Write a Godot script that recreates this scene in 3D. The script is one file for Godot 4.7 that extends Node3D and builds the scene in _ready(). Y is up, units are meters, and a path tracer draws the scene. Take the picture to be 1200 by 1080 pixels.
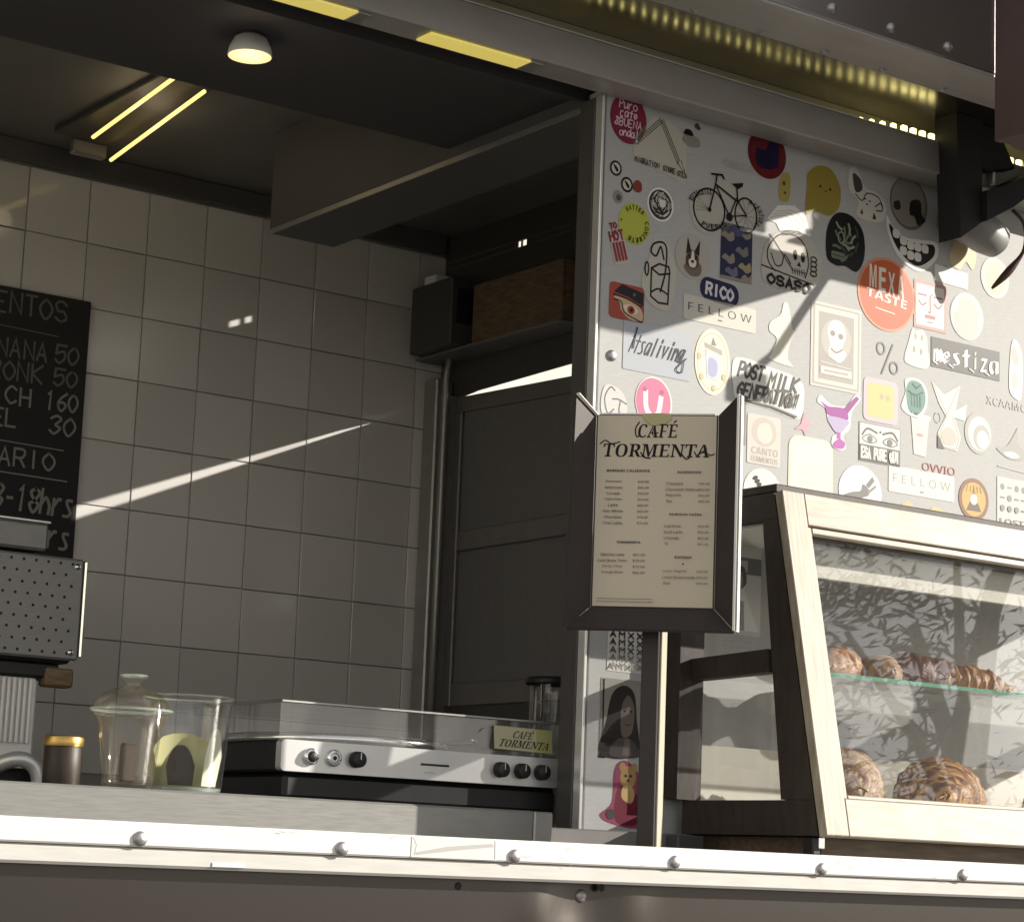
extends Node3D

var M := {}
var used := {}
var rng := RandomNumberGenerator.new()
var fonts := {}
const GLYPH := {
	"A": "002640 1232", "B": "0006 ~0636453303 ~0333423000", "C": "~452604022041", "D": "0006 ~062644422000", "E": "46060040 0333", "F": "460600 0333",
	"G": "~452604022041 414323", "H": "0006 4046 0343", "I": "2026", "J": "~46422001", "K": "0006 460340", "L": "060040", "M": "0006234640", "N": "00064046",
	"O": "~26040220424426", "P": "0006 ~0636453303", "Q": "~26040220424426 2240", "R": "0006 ~0636453303 2340", "S": "~4526051333412001", "T": "0646 2620",
	"U": "~0602204246", "V": "062046", "W": "0610243046", "X": "0046 0640", "Y": "062346 2320", "Z": "06460040",
	"0": "~26040220424426", "1": "152620", "2": "~0526454400 0040", "3": "~05264523422001", "4": "360242 3630", "5": "460603 ~0334422001", "6": "~46140220422302",
	"7": "064610", "8": "~260523422002234526", "9": "~43241526454310", "-": "1333", "&": "~402516264501102042", "!": "2622 2120", ".": "2021", "+": "2125 0343",
	"h": "0006 ~02244240", "r": "0004 ~022434", "s": "~341413312000", "i": "2024 2526", "t": "2620 0444", "a": "~441402103144 4440", "l": "2026", "v": "042044",
	"n": "0004 ~02244240", "g": "~441402112144 ~44301000", "e": "0232332403011031", "m": "0004 03142320 23344340", "z": "04340030", "u": "~0402104244 4440",
	"o": "~24030120414324", "c": "~3414021030", "d": "~441402103144 4640", "f": "~362520 0444", "É": "46060040 0333",
}


# ------------------------------------------------------------------ helpers
func lin(h: String) -> Color:
	var c := Color.html(h).srgb_to_linear()
	var g := c.get_luminance()
	return c.lerp(Color(g, g, g), 0.14)


func grey(v: float) -> Color:
	return Color(v, v, v).linear_to_srgb()


func base(r: float, g: float, b: float) -> Color:
	return Color(r, g, b).linear_to_srgb()


func mat(name: String, c: Color, rough := 0.6, metal := 0.0) -> StandardMaterial3D:
	var m := StandardMaterial3D.new()
	m.resource_name = name
	m.albedo_color = c
	m.roughness = rough
	m.metallic = metal
	M[name] = m
	return m


func noise(freq: float, seed_: int, a: Color, b: Color, octaves := 4, size := 512) -> NoiseTexture2D:
	var t := NoiseTexture2D.new()
	t.width = size
	t.height = size
	t.seamless = true
	var n := FastNoiseLite.new()
	n.noise_type = FastNoiseLite.TYPE_SIMPLEX_SMOOTH
	n.frequency = freq
	n.seed = seed_
	n.fractal_octaves = octaves
	t.noise = n
	var g := Gradient.new()
	g.set_color(0, a)
	g.set_color(1, b)
	t.color_ramp = g
	return t


func wear(m: StandardMaterial3D, scale: Vector3, colour: Texture2D, rough: Texture2D = null) -> void:
	if colour:
		m.albedo_texture = colour
	if rough:
		m.roughness_texture = rough
		m.roughness_texture_channel = BaseMaterial3D.TEXTURE_CHANNEL_GREEN
	m.uv1_triplanar = true
	m.uv1_world_triplanar = true
	m.uv1_scale = scale


func name_for(parent: Node, called: String) -> String:
	var key := str(parent.get_instance_id()) + called
	var n: int = used.get(key, 0)
	used[key] = n + 1
	return called if n == 0 else "%s_%03d" % [called, n]


func thing(called: String, label: String, category: String, at := Vector3.ZERO, turn := 0.0, group := "") -> Node3D:
	var o := Node3D.new()
	o.name = name_for(self, called)
	add_child(o, true)
	o.position = at
	o.rotation.y = turn
	tag(o, label, category, group)
	return o


func tag(o: Node, label: String, category := "", group := "") -> Node:
	o.set_meta("label", label)
	if category:
		o.set_meta("category", category)
	if group:
		o.set_meta("group", group)
	return o


func S(flat := true) -> SurfaceTool:
	var st := SurfaceTool.new()
	st.begin(Mesh.PRIMITIVE_TRIANGLES)
	st.set_smooth_group(-1 if flat else 0)
	return st


func done(st: SurfaceTool) -> ArrayMesh:
	st.generate_normals()
	return st.commit()


func part(called: String, shape, m: Material, parent: Node = self) -> MeshInstance3D:
	var o := MeshInstance3D.new()
	o.mesh = done(shape) if shape is SurfaceTool else shape
	o.material_override = m
	o.name = name_for(parent, called)
	parent.add_child(o, true)
	return o


func tri(st: SurfaceTool, a: Vector3, b: Vector3, c: Vector3, o: Vector3) -> void:
	if (b - a).cross(c - a).dot((a + b + c) / 3.0 - o) > 0:
		st.add_vertex(a); st.add_vertex(c); st.add_vertex(b)
	else:
		st.add_vertex(a); st.add_vertex(b); st.add_vertex(c)


func quad(st: SurfaceTool, a: Vector3, b: Vector3, c: Vector3, d: Vector3, o: Vector3) -> void:
	tri(st, a, b, c, o)
	tri(st, a, c, d, o)


# a box from corner lo to corner hi, its edges chamfered by b, turned by basis about its centre
func box(st: SurfaceTool, lo: Vector3, hi: Vector3, b := 0.0, basis := Basis()) -> void:
	var c := (lo + hi) / 2.0
	var h := (hi - lo) / 2.0
	b = minf(b, minf(h.x, minf(h.y, h.z)) * 0.9)
	var pt := func(s: Vector3, axis: int) -> Vector3:
		var v := Vector3(s.x * (h.x - b), s.y * (h.y - b), s.z * (h.z - b))
		v[axis] = s[axis] * h[axis]
		return c + basis * v
	for axis in 3:
		var u := (axis + 1) % 3
		var w := (axis + 2) % 3
		for s in [-1.0, 1.0]:
			var q := []
			for k in [[-1, -1], [1, -1], [1, 1], [-1, 1]]:
				var v := Vector3()
				v[axis] = s
				v[u] = k[0]
				v[w] = k[1]
				q.append(pt.call(v, axis))
			quad(st, q[0], q[1], q[2], q[3], c)
			if b > 0.0:
				for s2 in [-1.0, 1.0]:   # the edge along w, between faces axis and u
					var e1 := Vector3(); var e2 := Vector3()
					e1[axis] = s; e1[u] = s2; e1[w] = -1.0
					e2[axis] = s; e2[u] = s2; e2[w] = 1.0
					quad(st, pt.call(e1, axis), pt.call(e2, axis), pt.call(e2, u), pt.call(e1, u), c)
	if b > 0.0:
		for x in [-1.0, 1.0]:
			for y in [-1.0, 1.0]:
				for z in [-1.0, 1.0]:
					var v := Vector3(x, y, z)
					tri(st, pt.call(v, 0), pt.call(v, 1), pt.call(v, 2), c)


func boxmesh(lo: Vector3, hi: Vector3, b := 0.0, basis := Basis()) -> SurfaceTool:
	var st := S()
	box(st, lo, hi, b, basis)
	return st


func slab(st: SurfaceTool, a: Vector3, b: Vector3, c: Vector3, d: Vector3, t: float) -> void:
	var n := (b - a).cross(d - a).normalized() * t
	var o := (a + b + c + d) / 4.0 - n / 2.0
	quad(st, a, b, c, d, o)
	quad(st, a - n, b - n, c - n, d - n, o)
	var p := [a, b, c, d]
	for i in 4:
		quad(st, p[i], p[(i + 1) % 4], p[(i + 1) % 4] - n, p[i] - n, o)


# the outline poly swept from w0 to w1: map turns (u, v, w) into a point
func prism(st: SurfaceTool, poly: PackedVector2Array, w0: float, w1: float, frame: Transform3D) -> void:
	if Geometry2D.is_polygon_clockwise(poly):
		poly.reverse()
	var t := Geometry2D.triangulate_polygon(poly)
	var f := func(p: Vector2, w: float) -> Vector3: return frame * Vector3(p.x, p.y, w)
	var flip := frame.basis.determinant() < 0
	for i in range(0, t.size(), 3):
		var tr := [poly[t[i]], poly[t[i + 1]], poly[t[i + 2]]]
		if (tr[1] - tr[0]).cross(tr[2] - tr[0]) < 0:
			tr.reverse()
		if flip:
			tr.reverse()
		for k in [0, 2, 1]:
			st.add_vertex(f.call(tr[k], w1))
		for k in [0, 1, 2]:
			st.add_vertex(f.call(tr[k], w0))
	for i in poly.size():
		var a := poly[i]
		var b := poly[(i + 1) % poly.size()]
		var q := [f.call(a, w0), f.call(b, w0), f.call(b, w1), f.call(a, w1)]
		if flip:
			q.reverse()
		for k in [0, 2, 1, 0, 3, 2]:
			st.add_vertex(q[k])


func ring_join(st: SurfaceTool, A: Array, B: Array) -> void:
	for i in A.size():
		var j := (i + 1) % A.size()
		st.add_vertex(A[i]); st.add_vertex(B[i]); st.add_vertex(B[j])
		st.add_vertex(A[i]); st.add_vertex(B[j]); st.add_vertex(A[j])


# profile: pairs radius, height, from the bottom outwards and up
func lathe(st: SurfaceTool, prof: Array, n := 28, at := Transform3D()) -> void:
	var last := []
	for k in range(0, prof.size(), 2):
		var ring := []
		for i in n:
			var a := TAU * i / n
			ring.append(at * Vector3(cos(a) * prof[k], prof[k + 1], -sin(a) * prof[k]))
		if last:
			ring_join(st, last, ring)
		last = ring


func tube(st: SurfaceTool, pts: Array, r, n := 10, cap := true) -> void:
	var last := []
	for k in pts.size():
		var d: Vector3 = (pts[mini(k + 1, pts.size() - 1)] - pts[maxi(k - 1, 0)]).normalized()
		var u := d.cross(Vector3(0.13, 0.97, 0.21)).normalized()
		var v := d.cross(u)
		var ring := []
		var rr: float = r[k] if r is Array else r
		for i in n:
			var a := TAU * i / n
			ring.append(pts[k] + (u * cos(a) + v * sin(a)) * rr)
		if last:
			ring_join(st, last, ring)
		if cap and (k == 0 or k == pts.size() - 1):
			for i in n:
				tri(st, ring[i], ring[(i + 1) % n], pts[k], pts[k] + (d if k == 0 else -d))
		last = ring


func curve(pts: Array, per := 6, closed := false) -> Array:
	var out := []
	var n := pts.size()
	for i in (n if closed else n - 1):
		var a = pts[(i - 1 + n) % n] if closed or i > 0 else pts[i]
		var b = pts[i]
		var c = pts[(i + 1) % n]
		var d = pts[(i + 2) % n] if closed or i + 2 < n else c
		for k in per:
			var t := float(k) / per
			out.append(b.cubic_interpolate(c, a, d, t))
	if not closed:
		out.append(pts[n - 1])
	return out


func font(kind: String) -> Font:
	if not fonts.has(kind):
		var f := SystemFont.new()
		f.font_names = PackedStringArray([{"s": "Droid Sans", "r": "Droid Serif", "m": "Droid Sans Mono", "S": "Droid Sans", "R": "Droid Serif"}[kind]])
		f.font_weight = 700 if kind in ["S", "R"] else 400
		fonts[kind] = f
	return fonts[kind]


# ------------------------------------------------------------------ flat print: an origin, axes for right and up, layers a hair apart
class Print:
	var st: SurfaceTool
	var o: Vector3
	var ux: Vector3
	var uy: Vector3
	var n: Vector3
	var lift := 0.0
	var step := 0.00006
	func p(x: float, y: float) -> Vector3:
		return o + ux * x + uy * y + n * lift
	func up() -> void:
		lift += step


var A: Print


func begin(o: Vector3, right: Vector3, up: Vector3, first := 0.0006) -> void:
	A = Print.new()
	A.st = S()
	A.o = o
	A.ux = right
	A.uy = up
	A.n = right.cross(up).normalized()
	A.lift = first


func face(a: Vector3, b: Vector3, c: Vector3) -> void:
	tri(A.st, a, b, c, (a + b + c) / 3.0 - A.n)


func shape(pts: PackedVector2Array, col: String) -> void:
	A.up()
	A.st.set_color(lin(col))
	var t := Geometry2D.triangulate_polygon(pts)
	for i in range(0, t.size(), 3):
		face(A.p(pts[t[i]].x, pts[t[i]].y), A.p(pts[t[i + 1]].x, pts[t[i + 1]].y), A.p(pts[t[i + 2]].x, pts[t[i + 2]].y))


func pairs(f: Array) -> PackedVector2Array:
	var out := PackedVector2Array()
	for i in range(0, f.size(), 2):
		out.append(Vector2(f[i], f[i + 1]))
	return out


func poly(f: Array, col: String) -> void:
	shape(pairs(f), col)


func blob(f: Array, col: String, per := 5) -> void:
	shape(PackedVector2Array(curve(Array(pairs(f)), per, true)), col)


func disc(x: float, y: float, rx: float, ry: float, col: String, n := 26) -> void:
	var q := PackedVector2Array()
	for i in n:
		q.append(Vector2(x + cos(TAU * i / n) * rx, y + sin(TAU * i / n) * ry))
	shape(q, col)


func rect(x0: float, y0: float, x1: float, y1: float, col: String, r := 0.0, ry := -1.0) -> void:
	if r <= 0.0:
		return poly([x0, y0, x1, y0, x1, y1, x0, y1], col)
	var q := PackedVector2Array()
	if ry < 0:
		ry = r * A.ux.length() / A.uy.length()
	for c in [[x1 - r, y1 - ry, 0.0], [x0 + r, y1 - ry, 0.25], [x0 + r, y0 + ry, 0.5], [x1 - r, y0 + ry, 0.75]]:
		for k in 5:
			var a: float = TAU * (c[2] + 0.25 * k / 4.0)
			q.append(Vector2(c[0] + cos(a) * r, c[1] + sin(a) * ry))
	shape(q, col)


# a ribbon of width w metres along points given in print units; nib: a pen held at that angle instead of a round one
func ink(pts: Array, w: float, col: String, smooth := false, closed := false, nib := -10.0) -> void:
	A.up()
	A.st.set_color(lin(col))
	var q := curve(pts, 5, closed) if smooth else pts.duplicate()
	if closed:
		q.append(q[0])
	var g := []
	for v in q:
		g.append(A.p(v.x, v.y))
	var la := Vector3()
	var lb := Vector3()
	var X := A.ux.normalized()
	var Y := A.uy.normalized()
	for k in g.size():
		var d0: Vector3 = (g[k] - g[k - 1]) if k > 0 else (g[1] - g[0])
		var d1: Vector3 = (g[k + 1] - g[k]) if k < g.size() - 1 else d0
		if closed and (k == 0 or k == g.size() - 1):
			d0 = g[g.size() - 1] - g[g.size() - 2]
			d1 = g[1] - g[0]
		d0 = d0.normalized()
		d1 = d1.normalized()
		var along := (d0 + d1).normalized() if (d0 + d1).length() > 0.05 else d0
		var side := A.n.cross(along)
		var wide := w / 2.0 / maxf(0.5, along.dot(d0))
		if nib > -9.0:
			side = X * cos(nib) + Y * sin(nib)
			side = (side + A.n.cross(along) * 0.25)
			wide = w / 2.0
		var a: Vector3 = g[k] + side * wide
		var b: Vector3 = g[k] - side * wide
		if not closed and nib <= -9.0:
			if k == 0:
				a -= d1 * w * 0.4; b -= d1 * w * 0.4
			elif k == g.size() - 1:
				a += d0 * w * 0.4; b += d0 * w * 0.4
		if k > 0:
			face(la, lb, b)
			face(la, b, a)
		la = a
		lb = b


func line(f: Array, w: float, col: String, smooth := false, closed := false) -> void:
	ink(Array(pairs(f)), w, col, smooth, closed)


func hoop(x: float, y: float, rx: float, ry: float, w: float, col: String, a0 := 0.0, a1 := TAU) -> void:
	var q := []
	var full := absf(a1 - a0) > 6.2
	for i in (28 if full else 15):
		var a := a0 + (a1 - a0) * i / (28.0 if full else 14.0)
		q.append(Vector2(x + cos(a) * rx, y + sin(a) * ry))
	ink(q, w, col, false, full)


# hand-drawn letters in the box centred at x, y
func hand(s: String, x: float, y: float, w: float, h: float, pen: float, col: String, skew := 0.0, nib := -10.0, wobble := 0.0, turn := 0.0) -> void:
	var cell := w / (s.length() * 5.6 - 1.6)
	var rr := RandomNumberGenerator.new()
	rr.seed = s.hash()
	for i in s.length():
		var g: String = GLYPH.get(s[i], "")
		var jx := rr.randf_range(-1, 1) * wobble
		var jy := rr.randf_range(-1, 1) * wobble
		for stroke in g.split(" ", false):
			var sm := stroke.begins_with("~")
			var q := []
			var d := stroke.trim_prefix("~")
			for k in range(0, d.length() - 1, 2):
				var gx := float(d[k].to_int()) + jx
				var gy := float(d[k + 1].to_int()) + jy
				var px := (i * 5.6 + gx) * cell - w / 2.0
				var py := gy / 6.0 * h - h / 2.0
				px += (py + h / 2.0) * skew
				q.append(Vector2(x + px * cos(turn) - py * sin(turn), y + px * sin(turn) + py * cos(turn)))
			if q.size() > 1:
				ink(q, pen, col, sm, false, nib)


# set type, stretched into the box centred at x, y
func type(s: String, x: float, y: float, w: float, h: float, col: String, face_ := "s", skew := 0.0, turn := 0.0) -> void:
	A.up()
	A.st.set_color(lin(col))
	var t := TextMesh.new()
	t.text = s
	t.font = font(face_)
	t.font_size = 64
	t.pixel_size = 0.01
	t.depth = 0.0
	t.curve_step = 4.0
	var arr := t.get_mesh_arrays()
	var v: PackedVector3Array = arr[Mesh.ARRAY_VERTEX]
	if v.is_empty():
		return
	var lo := v[0]
	var hi := v[0]
	for q in v:
		lo = lo.min(q)
		hi = hi.max(q)
	var idx = arr[Mesh.ARRAY_INDEX]
	if idx == null or idx.is_empty():
		idx = range(v.size())
	var pt := func(q: Vector3) -> Vector3:
		var px := ((q.x - lo.x) / maxf(hi.x - lo.x, 0.001) - 0.5) * w
		var py := ((q.y - lo.y) / maxf(hi.y - lo.y, 0.001) - 0.5) * h
		px += py * skew
		return A.p(x + px * cos(turn) - py * sin(turn), y + px * sin(turn) + py * cos(turn))
	for i in range(0, idx.size() - 2, 3):
		face(pt.call(v[idx[i]]), pt.call(v[idx[i + 1]]), pt.call(v[idx[i + 2]]))


func type_arc(s: String, x: float, y: float, r: float, a0: float, a1: float, ch: float, col: String, face_ := "S", inward := false) -> void:
	var n := s.length()
	for i in n:
		var a := a0 + (a1 - a0) * (i + 0.5) / n
		if s[i] == " ":
			continue
		var wide := absf(a1 - a0) * r / n * 0.72
		type(s[i], x + cos(a) * r, y + sin(a) * r, wide, ch, col, face_, 0.0, a - PI / 2 + (PI if inward else 0.0))


# ------------------------------------------------------------------ stickers on the wall
func sticker(x: float, y: float, w: float, h: float, lean := 0.0) -> void:
	var c := cos(lean)
	var s := sin(lean)
	begin(Vector3(x, y, 0), Vector3(c, s, 0) * w / 2.0, Vector3(-s, c, 0) * h / 2.0)


func stuck(label: String, called := "sticker", category := "sticker") -> void:
	var o := part(called, A.st, M.vinyl)
	tag(o, label, category, "stickers on the metal wall")


func bread(parent: Node3D, called: String, length: float, rad: float, steps: int, bend: float, frame: Transform3D, light: Color, dark: Color, squash := 0.85, blunt := 0.55, lines := 0.0) -> void:
	var st := S(false)
	var n := 22
	var rows := maxi(steps * 9, int(lines * 5.0))
	var last := []
	var lastc := []
	var nz := FastNoiseLite.new()
	nz.seed = int(length * 9000) + steps + int(rad * 5000)
	nz.frequency = 1.0
	var pr := RandomNumberGenerator.new()
	pr.seed = nz.seed
	var bounds := [0.0]
	for k in steps:
		bounds.append(bounds[k] + pr.randf_range(0.6, 1.4))
	for k in rows + 1:
		var t := float(k) / rows
		var pos: float = t * bounds[steps]
		var seg := 0
		while seg < steps - 1 and pos > bounds[seg + 1]:
			seg += 1
		var ph: float = (pos - bounds[seg]) / (bounds[seg + 1] - bounds[seg])
		var r := rad * pow(maxf(sin(PI * clampf(t, 0.004, 0.996)), 0.0), blunt) * (0.93 + 0.09 * sin(PI * minf(ph * 1.25, 1.0)))
		var a := (t - 0.5) * bend
		var c: Vector3
		if absf(bend) > 0.01:
			var R := length / bend
			c = Vector3(sin(a) * R, 0, (1.0 - cos(a)) * R)
		else:
			c = Vector3((t - 0.5) * length, 0, 0)
		var side := Vector3(-sin(a), 0, cos(a))
		var ring := []
		var cols := []
		for i in n:
			var b := TAU * i / n
			var skew := 0.10 * sin(b + t * 3.0)
			var q := c + side * cos(b) * r + Vector3.UP * maxf(sin(b) * r * squash, -rad * squash * 0.55) + Vector3(skew * rad * 0.6, 0, 0)
			q += (side * cos(b) + Vector3.UP * sin(b)) * (nz.get_noise_3d(q.x * 70, q.y * 70, q.z * 70) * rad * 0.16 + nz.get_noise_3d(q.x * 260, q.y * 260, q.z * 260) * rad * 0.06)
			ring.append(frame * q)
			var mixv := 0.45 + nz.get_noise_3d(q.x * 55 + 9, q.y * 55, q.z * 55) * 0.9 + nz.get_noise_3d(q.x * 300, q.y * 300, q.z * 300) * 0.18 + (0.30 if ph < 0.14 else -0.05)
			if lines > 0.0:
				mixv += 0.55 * sin(t * lines * TAU + 1.6 * nz.get_noise_3d(q.x * 40, q.y * 40, q.z * 40))
			cols.append(dark.lerp(light, clampf(mixv, 0.0, 1.0)))
		if last:
			for i in n:
				var j := (i + 1) % n
				for q in [[last, lastc, i], [ring, cols, i], [ring, cols, j], [last, lastc, i], [ring, cols, j], [last, lastc, j]]:
					st.set_color(q[1][q[2]])
					st.add_vertex(q[0][q[2]])
		if k == 0 or k == rows:
			var mid := Vector3()
			for v in ring:
				mid += v / n
			for i in n:
				st.set_color(cols[i])
				tri(st, ring[i], ring[(i + 1) % n], mid, frame * Vector3(0, 0, 0))
		last = ring
		lastc = cols
	part(called, st, M.crust, parent)


func _ready() -> void:
	rng.seed = 7
	# ---- camera
	var cam := Camera3D.new()
	cam.name = "camera"
	cam.position = Vector3(0, 1.42, 2.465)
	cam.rotation_degrees = Vector3(9.954, -35.543, 2.236)
	cam.fov = 22.353
	cam.near = 0.05
	cam.far = 400.0
	add_child(cam)
	cam.make_current()
	# ---- sky, sun, exposure
	var we := WorldEnvironment.new()
	we.name = "world_environment"
	var env := Environment.new()
	var sm := ProceduralSkyMaterial.new()
	sm.sky_top_color = Color(0.52, 0.53, 0.55)
	sm.sky_horizon_color = Color(0.94, 0.91, 0.865)
	sm.sky_curve = 0.14
	sm.ground_bottom_color = Color(0.25, 0.24, 0.22)
	sm.ground_horizon_color = Color(0.62, 0.63, 0.62)
	sm.energy_multiplier = 1.5
	var sky := Sky.new()
	sky.sky_material = sm
	env.background_mode = Environment.BG_SKY
	env.sky = sky
	env.tonemap_mode = Environment.TONE_MAPPER_LINEAR
	env.tonemap_exposure = 1.4
	env.sdfgi_enabled = true
	env.ssao_enabled = true
	env.ssil_enabled = true
	we.environment = env
	add_child(we)
	var sun := DirectionalLight3D.new()
	sun.name = "sun"
	sun.light_energy = 1.6
	sun.light_color = Color(1.0, 0.972, 0.925)
	sun.light_angular_distance = 0.5
	sun.shadow_enabled = true
	add_child(sun)
	sun.look_at_from_position(Vector3(1.0, 0.41, 0.57) * 20.0, Vector3.ZERO)

	materials()
	outside()
	truck()
	overhang()
	cabin()
	lights_inside()
	back_of_cabin()
	counter_things()
	menu()
	pastry_case()
	bracket()
	stickers_top()
	stickers_mid()
	stickers_low()


func materials() -> void:
	var streak := noise(0.03, 3, grey(0.86), grey(1.0), 5)
	var blot := noise(0.012, 5, grey(0.88), grey(1.0), 5)
	var rough_noise := noise(0.02, 9, Color(0.55, 0.55, 0.55), Color(1, 1, 1), 5)
	wear(mat("wall_metal", base(0.47, 0.47, 0.46), 0.60, 0.05), Vector3(2.5, 30, 3), streak)
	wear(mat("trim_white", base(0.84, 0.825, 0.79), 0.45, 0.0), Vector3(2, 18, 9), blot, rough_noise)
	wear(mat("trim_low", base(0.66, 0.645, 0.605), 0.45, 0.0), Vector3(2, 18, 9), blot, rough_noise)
	wear(mat("steel", base(0.56, 0.55, 0.53), 0.30, 1.0), Vector3(4, 60, 20), streak)
	wear(mat("steel_soffit", base(0.42, 0.40, 0.37), 0.26, 1.0), Vector3(0.7, 3, 0.7), streak, rough_noise)
	wear(mat("steel_body", base(0.095, 0.086, 0.078), 0.30, 1.0), Vector3(6, 60, 20), streak)
	wear(mat("beam", base(0.40, 0.38, 0.355), 0.55, 0.2), Vector3(0.8, 4, 4), blot, rough_noise)
	wear(mat("alu", base(0.42, 0.41, 0.39), 0.42, 0.7), Vector3(3, 3, 3), blot)
	mat("alu_bright", base(0.80, 0.79, 0.76), 0.3, 0.6)
	mat("bolt", base(0.40, 0.38, 0.385), 0.45, 0.9)
	wear(mat("slab", base(0.27, 0.265, 0.25), 0.5, 0.3), Vector3(2, 30, 6), streak, rough_noise)
	mat("loft", base(0.05, 0.046, 0.05), 0.7)
	wear(mat("ceiling", base(0.19, 0.18, 0.172), 0.6), Vector3(1, 1, 1), blot)
	wear(mat("bulkhead", base(0.11, 0.105, 0.105), 0.55, 0.1), Vector3(1, 1, 1), blot)
	mat("grout", base(0.42, 0.40, 0.385), 0.9)
	for k in 4:
		var t := mat("tile%d" % k, base(0.70 + 0.035 * k, 0.675 + 0.035 * k, 0.65 + 0.034 * k), 0.09 + 0.04 * ((k * 3) % 4))
		t.metallic_specular = 0.6
	wear(mat("jamb", base(0.09, 0.084, 0.082), 0.5, 0.2), Vector3(3, 3, 3), blot)
	wear(mat("screen", base(0.20, 0.193, 0.195), 0.6), Vector3(8, 8, 8), blot)
	wear(mat("rail_dark", base(0.22, 0.21, 0.205), 0.45, 0.3), Vector3(3, 3, 3), blot)
	mat("black", base(0.010, 0.010, 0.011), 0.5)
	mat("black_paint", base(0.010, 0.010, 0.011), 0.75)
	mat("black_matt", base(0.02, 0.019, 0.020), 0.7)
	mat("silver", base(0.62, 0.62, 0.61), 0.36, 0.55)
	mat("chrome", base(0.80, 0.80, 0.80), 0.14, 1.0)
	mat("white_plastic", base(0.84, 0.83, 0.80), 0.4)
	wear(mat("board_brown", base(0.040, 0.030, 0.027), 0.6), Vector3(5, 5, 5), blot)
	wear(mat("sign_brown", base(0.085, 0.052, 0.045), 0.7), Vector3(3, 3, 3), blot)
	mat("post_cream", base(0.42, 0.395, 0.31), 0.7)
	mat("board_edge", base(0.78, 0.76, 0.70), 0.6)
	wear(mat("wood_pale", base(0.49, 0.435, 0.345), 0.5), Vector3(1.5, 14, 10), noise(0.015, 21, base(0.50, 0.46, 0.40), Color(1, 1, 1), 6))
	wear(mat("wood_pale_up", base(0.49, 0.435, 0.345), 0.5), Vector3(20, 1.5, 8), noise(0.015, 22, base(0.50, 0.46, 0.40), Color(1, 1, 1), 6))
	wear(mat("wood_dark", base(0.050, 0.036, 0.028), 0.55), Vector3(6, 1.5, 6), noise(0.02, 23, base(0.5, 0.45, 0.4), Color(1, 1, 1), 5))
	wear(mat("wood_mid", base(0.20, 0.145, 0.10), 0.6), Vector3(1.5, 12, 8), noise(0.015, 25, base(0.5, 0.46, 0.40), Color(1, 1, 1), 6))
	wear(mat("lamp_grey", base(0.30, 0.295, 0.29), 0.5, 0.3), Vector3(3, 3, 3), blot)
	wear(mat("wood_crate", base(0.24, 0.175, 0.11), 0.7), Vector3(2, 14, 2), noise(0.02, 24, base(0.5, 0.42, 0.35), Color(1, 1, 1), 5))
	mat("cream_board", base(0.66, 0.64, 0.55), 0.6)
	wear(mat("paving", base(0.14, 0.13, 0.118), 0.9), Vector3(0.6, 0.6, 0.6), blot)
	wear(mat("plaster", base(0.80, 0.78, 0.66), 0.9), Vector3(0.3, 0.3, 0.3), blot)
	mat("bark", base(0.09, 0.07, 0.05), 0.9)
	mat("leaf", base(0.035, 0.05, 0.02), 0.7)
	mat("gold", base(0.55, 0.36, 0.12), 0.35, 0.9)
	mat("coffee", base(0.03, 0.018, 0.01), 0.5)
	mat("note_pale", base(0.66, 0.66, 0.52), 0.8)
	mat("note_yellow", base(0.42, 0.41, 0.20), 0.8)
	mat("cable_red", base(0.06, 0.02, 0.02), 0.5)
	var v := mat("vinyl", Color(1, 1, 1), 0.42)
	v.vertex_color_use_as_albedo = true
	v.metallic_specular = 0.3
	M.wall_metal.metallic_specular = 0.3
	var p := mat("paper", Color(1, 1, 1), 0.8)
	p.vertex_color_use_as_albedo = true
	var c := mat("crust", Color(1, 1, 1), 0.48)
	var nt := noise(0.03, 31, Color(0, 0, 0), Color(1, 1, 1), 5, 512)
	nt.as_normal_map = true
	nt.bump_strength = 14.0
	nt.color_ramp = null
	c.normal_enabled = true
	c.normal_texture = nt
	c.normal_scale = 0.45
	c.uv1_triplanar = true
	c.uv1_scale = Vector3(9, 14, 9)
	c.vertex_color_use_as_albedo = true
	for g in [["glass", Color(0.97, 0.98, 0.97), 0.01], ["glass_case", Color(0.97, 0.98, 0.97), 0.008], ["glass_rim", Color(0.85, 0.90, 0.84), 0.22], ["acrylic", Color(0.62, 0.62, 0.60), 0.07], ["glass_green", Color(0.42, 0.72, 0.60), 0.55], ["glass_shelf", Color(0.80, 0.93, 0.87), 0.14]]:
		var m := mat(g[0], Color(g[1].r, g[1].g, g[1].b, g[2]), 0.0)
		m.transparency = BaseMaterial3D.TRANSPARENCY_ALPHA
		m.metallic_specular = 1.0 if g[0] == "glass_case" else 0.6
	for g in [["jar_clear", Color(0.95, 0.98, 0.92, 0.002)], ["jar_amber", Color(0.90, 0.76, 0.34, 0.012)]]:
		var m := mat(g[0], g[1], 0.02)
		m.transparency = BaseMaterial3D.TRANSPARENCY_ALPHA
		m.metallic_specular = 1.0
	for e in [["led", Color(1.0, 0.94, 0.62), 2.0], ["led_soft", Color(0.92, 0.83, 0.33), 0.40], ["tube_glow", Color(1.0, 0.87, 0.50), 1.1], ["lamp_glow", Color(1.0, 0.86, 0.50), 1.0]]:
		var m := mat(e[0], Color(0.9, 0.85, 0.7), 0.5)
		m.emission_enabled = true
		m.emission = e[1]
		m.emission_energy_multiplier = e[2]


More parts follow.
